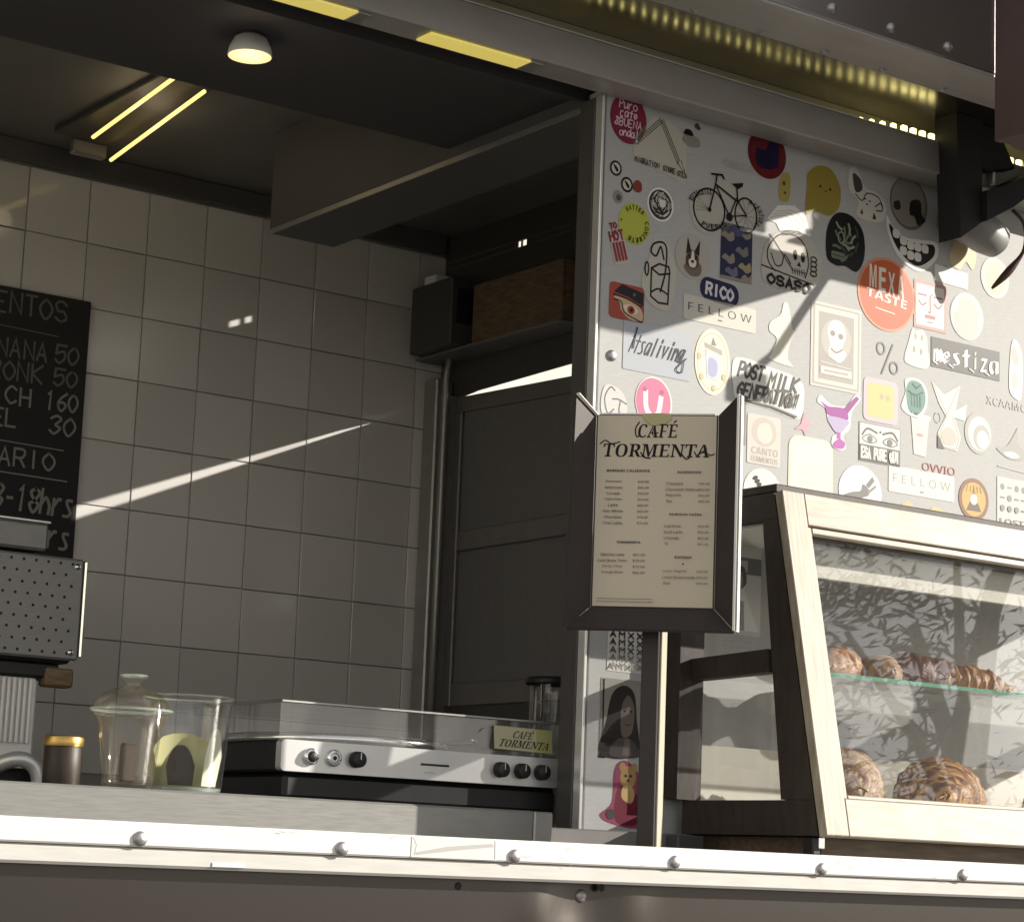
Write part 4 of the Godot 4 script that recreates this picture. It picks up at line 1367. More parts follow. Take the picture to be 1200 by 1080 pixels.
func stickers_top() -> void:
	sticker(1.938, 2.462, 0.065, 0.073)
	disc(0, 0, 1, 1, "86233f", 36)
	hand("Puro", -0.05, 0.55, 0.95, 0.34, 0.0016, "e8c9d2", 0.1, -10, 0.3)
	hand("cafe", 0.0, 0.18, 0.95, 0.30, 0.0016, "e8c9d2", 0.1, -10, 0.3)
	hand("&BUENA", -0.05, -0.20, 1.45, 0.30, 0.0015, "e8c9d2", 0.1, -10, 0.3)
	hand("onda!", 0.0, -0.58, 1.0, 0.30, 0.0016, "e8c9d2", 0.1, -10, 0.3)
	stuck("round magenta sticker with pink handwriting in the wall's top corner")

	sticker(1.997, 2.432, 0.096, 0.087)
	poly([-1, -0.55, 1, -1, 1, 0.6, 0.2, 1, -0.3, 1, -1, 0.1], "bcb7aa")
	for q in [[-0.88, 0.02, 0.02, 0.95], [0.02, 0.95, 0.72, -0.35]]:
		var d := Vector2(q[2] - q[0], q[3] - q[1]).normalized()
		var s := Vector2(-d.y, d.x) * 0.065
		for k in [-1.0, 0.0, 1.0]:
			line([q[0] + s.x * k, q[1] + s.y * k, q[2] + s.x * k, q[3] + s.y * k], 0.0011, INK)
	disc(-0.90, 0.0, 0.07, 0.08, "bcb7aa", 12)
	hoop(-0.90, 0.0, 0.07, 0.08, 0.0011, INK)
	poly([0.67, -0.33, 0.80, -0.25, 0.95, -0.68], "bcb7aa")
	line([0.66, -0.33, 0.95, -0.70, 0.80, -0.24], 0.0011, INK)
	poly([0.89, -0.52, 0.93, -0.50, 0.95, -0.70], INK)
	hand("MIGRATION", -0.50, -0.60, 0.90, 0.17, 0.0012, INK, 0, -10, 0, -0.05)
	hand("STORE", 0.33, -0.66, 0.44, 0.17, 0.0012, INK, 0, -10, 0, -0.05)
	hand("GTLA", 0.82, -0.71, 0.34, 0.17, 0.0012, INK, 0, -10, 0, -0.05)
	stuck("clear sticker of a pencil bent into a peak over lettering")

	sticker(2.053, 2.464, 0.036, 0.040)
	blob([-0.9, -0.5, -0.2, -0.9, 0.9, -0.7, 0.8, -0.2, 0.1, 0.0, -0.5, 0.0], "8f8a80")
	blob([-0.8, 0.0, -0.5, 0.35, 0.0, 0.3, 0.2, -0.05, -0.4, -0.1], "1c1a1a")
	blob([0.3, 0.7, 0.6, 1.0, 0.95, 0.6, 0.7, 0.5], "4a4640")
	stuck("small worn grey sticker with a black dome between pencil and red disc")

	sticker(2.144, 2.437, 0.062, 0.028)
	type("OMICA", 0, 0, 1.9, 0.9, "a8a49c", "S")
	stuck("faint white cut letters left of the red disc", "cut_lettering")

	sticker(2.198, 2.467, 0.075, 0.075)
	disc(0, 0, 1, 1, "6a1622", 36)
	blob([-0.55, 0.1, -0.1, 0.15, 0.15, 0.55, 0.45, 0.6, 0.5, -0.3, 0.2, -0.6, -0.5, -0.55], "20163a")
	rect(0.22, -0.45, 0.62, 0.66, "251a40")
	stuck("dark red disc sticker with a navy boot shape under the beam")

	sticker(2.233, 2.425, 0.027, 0.044)
	blob([-0.7, -0.9, 0.5, -1, 0.9, -0.2, 0.8, 0.8, 0.2, 1, -0.6, 0.5], "a8973c")
	disc(-0.05, 0.2, 0.22, 0.16, "4d4420", 12)
	disc(0.1, -0.45, 0.18, 0.10, "4d4420", 12)
	stuck("little mustard yellow sticker tucked under the dark red disc")

	for q in [[1.9185, 2.386, "upper of two small black ring stickers with a slash"], [1.9390, 2.3665, "lower of two small black ring stickers with a slash"]]:
		sticker(q[0], q[1], 0.021, 0.022)
		disc(0, 0, 1, 1, INK)
		disc(0, 0, 0.72, 0.72, "c4bfb3")
		blob([-0.45, 0.5, 0.1, 0.25, 0.45, -0.2, 0.2, -0.45, -0.15, -0.1], INK)
		stuck(q[2])

	sticker(1.958, 2.368, 0.017, 0.018)
	blob([-0.9, -0.6, 0.1, -1, 0.9, -0.5, 0.8, 0.6, 0, 1, -0.8, 0.5], "8a3a30")
	stuck("tiny dull red dot sticker beside the slashed rings")
	sticker(1.924, 2.346, 0.018, 0.019)
	disc(0, 0, 1, 1, "8e8a84")
	disc(0.1, -0.1, 0.5, 0.5, "55514e")
	stuck("tiny grey disc sticker just above the lime yellow disc")

	sticker(1.954, 2.313, 0.056, 0.059)
	disc(0, 0, 1, 1, "b0b820", 36)
	type_arc("MATTER", 0, 0, 0.80, 2.35, 0.75, 0.24, "2a2a14")
	type_arc("CONCRETE", 0, 0, 0.80, 0.35, -2.1, 0.24, "2a2a14")
	disc(-0.85, 0.05, 0.05, 0.05, "2a2a14", 8)
	stuck("round lime yellow sticker with black lettering round its rim")

	sticker(2.000, 2.350, 0.048, 0.049)
	disc(0, 0, 1, 1, "e6e3da", 32)
	disc(0, 0, 0.88, 0.88, "3a3836", 32)
	for i in 54:
		var a := rng.randf() * TAU
		var r := sqrt(rng.randf()) * 0.78
		var b := a + rng.randf_range(0.2, 0.7)
		line([cos(a) * r, sin(a) * r, cos(b) * r * 0.95, sin(b) * r * 0.95], 0.0010, "d8d4ca")
	blob([-0.1, -0.2, 0.25, -0.1, 0.2, 0.25, -0.2, 0.2], "d8d4ca")
	stuck("white rimmed disc sticker filled with a black and white scribble")

	sticker(2.119, 2.371, 0.139, 0.093)
	blob([-0.95, -0.3, -0.7, -0.95, -0.1, -0.95, 0.5, -0.8, 0.95, -0.3, 0.9, 0.3, 0.3, 0.75, -0.2, 0.8, -0.8, 0.3], "b4afa4")
	hoop(-0.42, -0.22, 0.42, 0.66, 0.0030, INK)
	hoop(0.58, -0.12, 0.30, 0.56, 0.0030, INK)
	for k in 10:
		line([0.58, -0.12, 0.58 + cos(k * 0.63) * 0.28, -0.12 + sin(k * 0.63) * 0.52], 0.0005, INK)
	for k in 4:
		line([-0.42, -0.22, -0.42 + cos(2.6 + k * 0.25) * 0.38, -0.22 + sin(2.6 + k * 0.25) * 0.6], 0.0004, "55514c")
	disc(-0.42, -0.22, 0.05, 0.08, INK, 12)
	line([-0.42, -0.22, -0.26, 0.72, -0.24, 0.95], 0.0026, INK)
	line([-0.38, 0.93, -0.10, 0.98, -0.05, 0.88], 0.0030, INK)
	line([-0.25, 0.62, 0.34, 0.25, 0.30, 0.72], 0.0028, INK)
	line([-0.24, 0.55, 0.12, -0.28, 0.30, 0.35], 0.0024, INK)
	line([0.12, -0.28, 0.58, -0.12, 0.32, 0.34], 0.0018, INK)
	poly([0.16, 0.78, 0.48, 0.90, 0.46, 0.78, 0.34, 0.66], INK)
	disc(0.12, -0.30, 0.09, 0.14, INK, 14)
	type_arc("BICICLETAS", -0.42, -0.20, 0.52, 2.9, 1.5, 0.16, INK)
	type_arc("PUEBLO", -0.42, -0.15, 0.60, -1.95, -0.75, 0.16, INK, "S", true)
	type_arc("AVENTURA", 0.58, -0.05, 0.40, 1.45, -0.9, 0.14, INK)
	stuck("sticker of a black bicycle with lettering curving round both wheels")

	sticker(1.926, 2.280, 0.034, 0.060, 0.32)
	rect(-0.75, -1, 0.8, 0.35, "c0b6ac", 0.25)
	hand("HOT", 0, 0.35, 1.4, 0.42, 0.0030, "8f2a34", 0, -10, 0.3)
	hand("TO", -0.1, 0.82, 0.7, 0.26, 0.0022, "8f2a34", 0, -10, 0.3)
	for k in 4:
		rect(-0.62 + 0.34 * k, -0.85, -0.38 + 0.34 * k, 0.06, "98323c", 0.1)
	stuck("tilted red hand shaped sticker at the wall's edge under the lime disc")

	sticker(2.143, 2.307, 0.060, 0.083)
	rect(-1, -1, 1, 1, "2b2c4e")
	for q in [[-0.55, 0.55, "8a8078"], [0.5, 0.75, "8a8078"], [0.35, 0.1, "77716c"], [-0.5, -0.25, "8a8078"], [0.55, -0.45, "9a9062"], [-0.3, -0.7, "6a6680"], [0.0, 0.8, "4a4c78"], [0.75, -0.85, "8a8078"]]:
		blob([maxf(q[0] - 0.42, -0.98), q[1] - 0.02, q[0] - 0.2, q[1] + 0.14, q[0] + 0.05, q[1] + 0.06, minf(q[0] + 0.3, 0.98), minf(q[1] + 0.2, 0.98), minf(q[0] + 0.4, 0.98), q[1] - 0.08, q[0] + 0.1, maxf(q[1] - 0.2, -0.98), q[0] - 0.15, maxf(q[1] - 0.1, -0.98)], q[2])
	rect(-1, -1, 1, -0.90, "8d8678")
	stuck("upright navy sticker with a beige and blue camouflage pattern")

	sticker(2.061, 2.286, 0.064, 0.066)
	disc(0, 0, 1, 1, "b0aba0", 28)
	blob([-0.5, -0.5, -0.1, -0.85, 0.45, -0.75, 0.5, -0.3, 0.0, -0.15], "6d675c")
	blob([-0.35, 0.0, 0.0, 0.3, 0.35, 0.0, 0.3, -0.4, 0.0, -0.55, -0.35, -0.4], "5a3a30")
	poly([-0.38, 0.05, -0.30, 0.85, -0.08, 0.25], "2a2422")
	poly([0.38, 0.05, 0.42, 0.80, 0.10, 0.25], "2a2422")
	poly([-0.05, 0.25, 0.07, 0.25, 0.12, -0.15, -0.1, -0.15], "d8d2c8")
	blob([-0.2, -0.15, 0.2, -0.15, 0.15, -0.45, -0.15, -0.45], "d8d2c8")
	disc(0.0, -0.22, 0.09, 0.07, INK, 10)
	disc(-0.2, 0.0, 0.06, 0.06, INK, 8)
	disc(0.22, 0.0, 0.06, 0.06, INK, 8)
	stuck("round sticker of a brown and white dog with pointed ears")

	sticker(2.001, 2.251, 0.062, 0.095)
	blob([-1, -0.4, -0.4, -1, 0.7, -1, 1, 0.1, 0.5, 0.9, -0.3, 1, -0.6, 0.4], "bbb6aa")
	var gk := "25211f"
	line([-0.45, 0.10, 0.0, -0.05, 0.62, 0.05, 0.55, 0.25, 0.0, 0.28, -0.45, 0.10, -0.45, -0.75, 0.0, -0.9, 0.55, -0.88, 0.60, 0.05], 0.0030, gk)
	line([-0.42, -0.62, 0.0, -0.48, 0.55, -0.6], 0.0028, gk, true)
	line([0.1, -0.55, 0.35, 0.05, 0.40, 0.75, 0.15, 0.95, -0.35, 0.85, -0.5, 0.6, -0.2, 0.5, 0.05, 0.8, 0.25, 0.45], 0.0030, gk, true)
	hoop(-0.72, 0.05, 0.10, 0.20, 0.0026, gk)
	stuck("brush drawn black outline of a drinking glass with a looping straw")


func stickers_mid() -> void:
	sticker(2.251, 2.315, 0.118, 0.092)
	blob([-1, -0.6, -0.9, 0.3, -0.4, 0.9, 0.4, 1, 0.9, 0.5, 1, -0.3, 0.6, -0.9, -0.7, -0.95], "b9b4a9")
	line([-0.55, -0.45, -0.78, -0.2, -0.80, 0.25, -0.45, 0.75, 0.1, 0.85, 0.45, 0.55, 0.55, 0.0, 0.45, -0.45], 0.0022, INK, true)
	line([-1.0, -0.36, 0.75, -0.62], 0.0022, INK)
	line([-0.7, 0.1, -0.55, -0.25, -0.35, -0.2, -0.25, 0.15, -0.05, -0.1], 0.0020, INK, true)
	line([-0.75, 0.7, 0.0, -0.25], 0.0020, INK)
	disc(0.10, 0.22, 0.07, 0.17, INK)
	disc(0.36, 0.20, 0.07, 0.17, INK)
	poly([0.16, -0.12, 0.30, -0.12, 0.23, 0.04], INK)
	for k in 6:
		line([0.02 + 0.075 * k, -0.22, 0.03 + 0.075 * k, -0.40], 0.0012, INK)
	line([-0.02, -0.30, 0.48, -0.30], 0.0010, INK)
	for k in 4:
		hoop(0.72, 0.22 - 0.16 * k, 0.10, 0.08, 0.0018, INK)
	hand("OSASO", -0.1, -0.76, 1.4, 0.30, 0.0040, INK, 0, -10, 0.1, -0.04)
	stuck("black line sticker of a grinning skull faced pot above block letters")

	sticker(2.243, 2.374, 0.090, 0.052)
	poly([-0.95, -0.2, -0.5, 0.75, 0.25, 1.0, 0.75, 0.5, 1.0, -0.55, 0.3, -0.75, -0.25, -1.0, -0.55, -0.3], "e2dfd8")
	for k in 3:
		line([-0.8 + 0.1 * k, -0.05 + 0.2 * k, -0.1 + 0.15 * k, 0.25 + 0.2 * k, 0.5 + 0.12 * k, -0.5 + 0.3 * k], 0.0008, "a9a59c", true)
	stuck("torn white paper scrap stuck above the skull faced pot", "paper_scrap")

	sticker(2.310, 2.432, 0.071, 0.079)
	blob([-0.95, -1, -0.9, 0.0, -0.85, 0.6, -0.2, 1, 0.5, 0.95, 1, 0.35, 0.95, -0.4, 0.4, -0.85, -0.4, -0.8], "96841f", 6)
	disc(-0.15, 0.2, 0.06, 0.06, INK, 10)
	disc(0.42, 0.18, 0.06, 0.06, INK, 10)
	line([0.05, 0.10, 0.15, 0.05, 0.25, 0.10], 0.0010, INK, true)
	disc(-0.35, -1.0, 0.16, 0.13, "d6d2c8", 10)
	stuck("plain yellow blob sticker with two dot eyes")

	sticker(2.401, 2.445, 0.080, 0.077)
	blob([-0.9, 0.9, -0.5, 0.95, -0.1, 0.35, 0.6, 0.2, 1, -0.2, 0.9, -0.8, 0.3, -1, -0.5, -0.9, -0.45, -0.3, -0.95, 0.1], "c9c5bb")
	blob([-0.75, 0.75, -0.35, 0.6, -0.25, 0.2, -0.6, 0.05], "4a4644")
	line([-0.6, -0.05, -0.25, -0.25, 0.0, 0.1, 0.6, 0.05, 0.8, -0.3], 0.0018, INK, true)
	line([0.45, -0.35, 0.75, -0.15, 0.8, -0.45, 0.5, -0.5], 0.0020, INK, true)
	for q in [[-0.1, -0.15], [0.15, -0.2], [0.0, -0.35]]:
		disc(q[0], q[1], 0.05, 0.04, INK, 8)
	poly([-0.35, -0.8, -0.2, -0.8, -0.25, -0.55], "3a2624")
	poly([0.3, -0.9, 0.5, -0.85, 0.35, -0.6], "3a2624")
	stuck("white cut out sticker of a long eared animal with a curled tail")

	sticker(2.490, 2.451, 0.081, 0.084)
	disc(0, 0, 1, 1, "6f6a60", 36)
	disc(-0.03, 0.03, 0.90, 0.92, "8f897c", 36)
	blob([0.1, 0.1, 0.6, 0.2, 0.7, -0.3, 0.9, -0.5, 0.5, -0.75, 0.3, -0.45, 0.05, -0.4], "2f2b28")
	blob([-0.8, -0.1, -0.5, 0.0, -0.45, -0.3, -0.75, -0.35], "3a3632")
	stuck("round beige grey disc sticker with dark blots near the bracket")

	sticker(2.358, 2.365, 0.080, 0.084)
	blob([-0.95, -0.7, -0.95, 0.3, -0.5, 0.95, 0.3, 1, 0.9, 0.5, 0.98, -0.4, 0.6, -1, 0.0, -0.9, -0.5, -0.95], INK, 6)
	for i in 17:
		var a := i * 2.4
		var r := 0.14 + 0.042 * i
		var c := Vector2(cos(a) * r * 0.85, sin(a) * r * 0.85)
		var d := Vector2(cos(i * 1.3), sin(i * 1.3)) * 0.17
		line([c.x - d.x, c.y - d.y, c.x + d.y * 0.25, c.y - d.x * 0.25, c.x + d.x, c.y + d.y], 0.0040, ["66705a", "3c463a", "8a8e7c"][i % 3])
	hoop(-0.25, 0.1, 0.16, 0.20, 0.0022, "8a8e7c")
	rect(-0.75, -0.72, -0.05, -0.45, "6c7464", 0.08)
	line([-0.7, -0.58, -0.1, -0.60], 0.0012, INK)
	stuck("black and green camouflage skull sticker above the orange disc")

	sticker(2.498, 2.385, 0.110, 0.075)
	blob([-1, 1, -0.75, 0.6, -0.3, 0.3, 0.3, 0.35, 0.95, 0.4, 1, -0.2, 0.5, -0.9, 0.0, -0.95, -0.6, -0.5, -0.95, 0.3], "dedbd3")
	blob([-0.9, 0.7, -0.65, 0.45, -0.2, 0.18, 0.4, 0.2, 0.85, 0.25, 0.85, -0.2, 0.4, -0.7, 0.0, -0.75, -0.5, -0.35, -0.8, 0.2], INK)
	for k in 5:
		for j in 2:
			var x := -0.62 + 0.28 * k
			var yy := 0.13 - 0.42 * j - (0.12 if k > 1 else 0.0) + (0.22 if k == 0 else 0.0)
			if j == 1 and (k == 0 or k == 4):
				continue
			blob([x - 0.11, yy - 0.16, x - 0.12, yy + 0.15, x + 0.11, yy + 0.15, x + 0.11, yy - 0.15], "d9d6cd", 3)
	stuck("wide toothy grin sticker with a white border, no face")

	sticker(2.445, 2.299, 0.122, 0.114)
	disc(0, 0, 1, 1, "d98a62", 40)
	disc(0, 0, 0.93, 0.93, "c9581f", 40)
	for i in 4:
		type("MEXA"[i], -0.48 + 0.32 * i, 0.42 - 0.05 * i, 0.24, 0.62 + 0.05 * (i % 2), "e6dccb", "S")
	type("TASTE", 0.0, -0.10, 1.4, 0.24, "e6dccb", "S", 0.0, -0.10)
	line([-0.38, -0.42, 0.28, -0.48], 0.0018, "e6dccb")
	stuck("large round orange sticker reading MEXA TASTE")

	sticker(2.538, 2.297, 0.070, 0.075)
	rect(-1, -1, 1, 1, "c58c84")
	rect(-0.86, -0.86, 0.86, 0.86, "d8d4cc")
	for s in [-1.0, 1.0]:
		line([s * 0.75, 0.42, s * 0.25, 0.42], 0.0026, "9c6c66")
		line([s * 0.7, 0.15, s * 0.5, -0.02, s * 0.25, 0.12], 0.0022, "9c6c66", true)
	line([0.12, 0.5, 0.0, 0.35, 0.02, -0.25, -0.1, -0.25], 0.0022, "b98780", true)
	rect(-0.32, -0.52, 0.32, -0.38, "b86f6a", 0.06)
	line([-0.15, -0.68, 0.15, -0.68], 0.0018, "b98780")
	stuck("square pink framed sticker of a face with closed eyes")

	sticker(2.619, 2.295, 0.074, 0.075)
	disc(0, 0, 1, 1, "c7c5bd", 32)
	disc(-0.02, -0.1, 0.78, 0.86, "d2b4ac", 30)
	blob([-0.85, 0.3, -0.6, 0.75, -0.5, 0.5, -0.7, 0.1], "dedcd6")
	blob([0.6, -0.1, 0.8, 0.2, 0.85, -0.2, 0.7, -0.4], "dedcd6")
	stuck("pale pink bubble disc sticker right of the square face sticker")

	sticker(1.945, 2.199, 0.062, 0.051)
	rect(-1, -1, 1, 1, "a5463a", 0.22)
	poly([-0.75, 0.45, -0.3, 0.95, 0.95, 0.7, 0.95, -0.05, 0.1, 0.3], "2a2627")
	blob([-0.75, 0.2, 0.0, 0.2, 0.8, -0.2, 0.9, -0.85, 0.2, -0.9, -0.3, -0.5, -0.4, -0.1], "c4ab84")
	line([-0.75, 0.3, 0.0, 0.2, 0.85, -0.1], 0.0022, INK, true)
	line([-0.72, 0.05, -0.3, -0.05, -0.1, -0.6, 0.9, -0.95], 0.0018, INK, true)
	blob([-0.2, -0.2, 0.3, -0.1, 0.65, -0.4, 0.3, -0.65, -0.05, -0.5], "e0cdb4")
	disc(0.25, -0.38, 0.22, 0.24, "a8402c", 14)
	disc(0.27, -0.38, 0.10, 0.11, INK, 10)
	disc(0.4, 0.5, 0.08, 0.1, "6a6668", 8)
	stuck("red square sticker of one glaring eye under a black cap")

	sticker(2.113, 2.244, 0.073, 0.033, -0.07)
	rect(-1, -1, 1, 1, "22224c", 0.40, 0.9)
	hand("RICO", 0, 0, 1.35, 0.95, 0.0042, "d2cfd2")
	stuck("navy pill shaped sticker reading RICO")

	sticker(2.115, 2.212, 0.136, 0.036, -0.0)
	poly([-1, -0.9, -0.95, -1, 0.95, -1, 1, -0.9, 1, 0.9, 0.95, 1, -0.95, 1, -1, 0.9], "c8c4b8")
	type("F E L L O W", 0, 0.1, 1.75, 0.62, "3a3733", "s")
	rect(-0.06, -0.62, 0.06, -0.50, "6a665f")
	stuck("white strip sticker reading FELLOW below the RICO pill")

	sticker(2.002, 2.140, 0.122, 0.070)
	rect(-1, -1, 1, 1, "aab0b8", 0.04)
	var q := "33343a"
	hand("itsaliving", -0.10, 0.10, 1.60, 0.74, 0.0022, q, 0.25)
	line([-0.62, 0.75, -0.72, -0.1], 0.0022, q, true)
	line([0.78, -0.2, 0.72, -0.7, 0.55, -0.6, 0.85, -0.1], 0.0018, q, true)
	stuck("pale blue sticker with black script reading itsaliving")

	sticker(2.103, 2.140, 0.066, 0.096)
	disc(0, 0, 1, 1, "dcd9c4", 34)
	hoop(0, 0, 0.86, 0.86, 0.0016, "c9bf86")
	poly([-0.5, 0.55, 0.5, 0.4, 0.55, 0.25, -0.45, 0.4], "a9a494")
	poly([-0.1, 0.5, 0.0, 0.75, 0.2, 0.5], "8a8668")
	poly([-0.42, 0.35, 0.45, 0.22, 0.30, -0.55, -0.30, -0.5], "c9cad6")
	blob([-0.2, 0.1, 0.25, 0.0, 0.2, -0.4, -0.2, -0.4], "a8aacb")
	for s in [[-0.75, 0.1], [-0.6, -0.5], [0.1, -0.78], [0.65, -0.4]]:
		disc(s[0], s[1], 0.12, 0.10, "c7b98c", 10)
	stuck("tall oval cream sticker of a milkshake glass")

	sticker(2.209, 2.118, 0.140, 0.074, -0.03)
	blob([-1, 0.4, -0.85, 0.95, 0.1, 0.85, 0.9, 0.6, 1, -0.3, 0.85, -0.95, 0.0, -0.8, -0.8, -0.75, -0.95, -0.2], "dcdad3")
	hand("POST", -0.52, 0.48, 0.66, 0.56, 0.0044, "55534f", 0.15, -10, 0.35)
	hand("MILK", 0.38, 0.36, 0.76, 0.56, 0.0044, "55534f", 0.15, -10, 0.35)
	hand("GENERATION", -0.05, -0.28, 1.6, 0.54, 0.0042, "55534f", 0.15, -10, 0.3)
	line([-0.75, -0.68, 0.1, -0.70, 0.80, -0.88], 0.0032, "6a6863")
	stuck("white cut out sticker hand lettered POST MILK GENERATION")

	sticker(2.227, 2.203, 0.063, 0.092)
	blob([-0.5, -0.9, 0.9, -1, 0.6, -0.75, 0.7, -0.3, 1, 0.1, 0.85, 0.25, 0.6, 0.95, 0.3, 1, 0.1, 0.6, -0.5, 0.3, -0.55, 0.0, -0.1, -0.2, -0.4, -0.7], "d9d6c6")
	stuck("cream silhouette sticker shaped like a bust")

	sticker(2.342, 2.200, 0.102, 0.128)
	rect(-1, -1, 1, 1, "c8c4ba")
	rect(-0.92, -0.94, 0.92, 0.94, "a8a39a")
	rect(-0.86, -0.90, 0.86, 0.90, "cac7bd")
	rect(-0.70, -0.80, 0.70, 0.78, "a6a198")
	disc(0, 0.18, 0.60, 0.48, "b6b1a7", 30)
	blob([-0.35, 0.35, -0.2, 0.6, 0.2, 0.62, 0.38, 0.3, 0.25, 0.05, 0.4, -0.15, 0.1, -0.35, -0.3, -0.15, -0.25, 0.05], "dddad2")
	disc(-0.15, 0.32, 0.10, 0.07, "8d887f", 12)
	disc(0.17, 0.28, 0.10, 0.07, "8d887f", 12)
	line([-0.2, -0.05, 0.0, -0.12, 0.25, -0.02], 0.0026, "8d887f", true)
	line([-0.3, -0.22, 0.05, -0.30, 0.3, -0.15], 0.0030, "dddad2", true)
	line([-0.6, -0.40, 0.6, -0.45], 0.0012, "dddad2")
	rect(-0.62, -0.68, 0.62, -0.50, "d3d0c7")
	line([-0.45, -0.59, 0.45, -0.59], 0.0030, "a6a198")
	stuck("grey framed card sticker with a white skull in its middle", "card_sticker")

	sticker(2.448, 2.201, 0.050, 0.052)
	hoop(-0.55, 0.5, 0.32, 0.34, 0.0030, "77746f")
	hoop(0.55, -0.5, 0.32, 0.34, 0.0030, "77746f")
	line([0.45, 0.85, -0.45, -0.95], 0.0030, "77746f")
	stuck("grey cut out percent sign under the orange disc", "percent_sign")

	sticker(2.511, 2.227, 0.055, 0.060)
	blob([-1, -0.7, -0.7, 0.2, -0.4, 0.95, -0.1, 0.9, 0.4, 1, 0.75, 0.6, 0.8, 0.0, 1, -0.6, 0.6, -1, -0.6, -0.95], "d3d1c4")
	for e in [[-0.15, 0.6], [0.35, 0.58], [-0.25, -0.1], [0.3, -0.15]]:
		disc(e[0], e[1], 0.10, 0.17, "a09c8e", 10)
	stuck("pale cream ghost shaped sticker left of the mestiza label")

	sticker(2.617, 2.227, 0.152, 0.047)
	rect(-1, -1, 1, 1, "5a5855")
	hand("mestiza", 0, 0.02, 1.82, 1.15, 0.0062, "e2e0da", 0.0, 0.55)
	for s in [-0.95, -0.5, 0.1, 0.55]:
		line([s, -0.62, s + 0.12, -0.78], 0.0022, "e2e0da")
	stuck("dark grey label with white blackletter reading mestiza", "label")


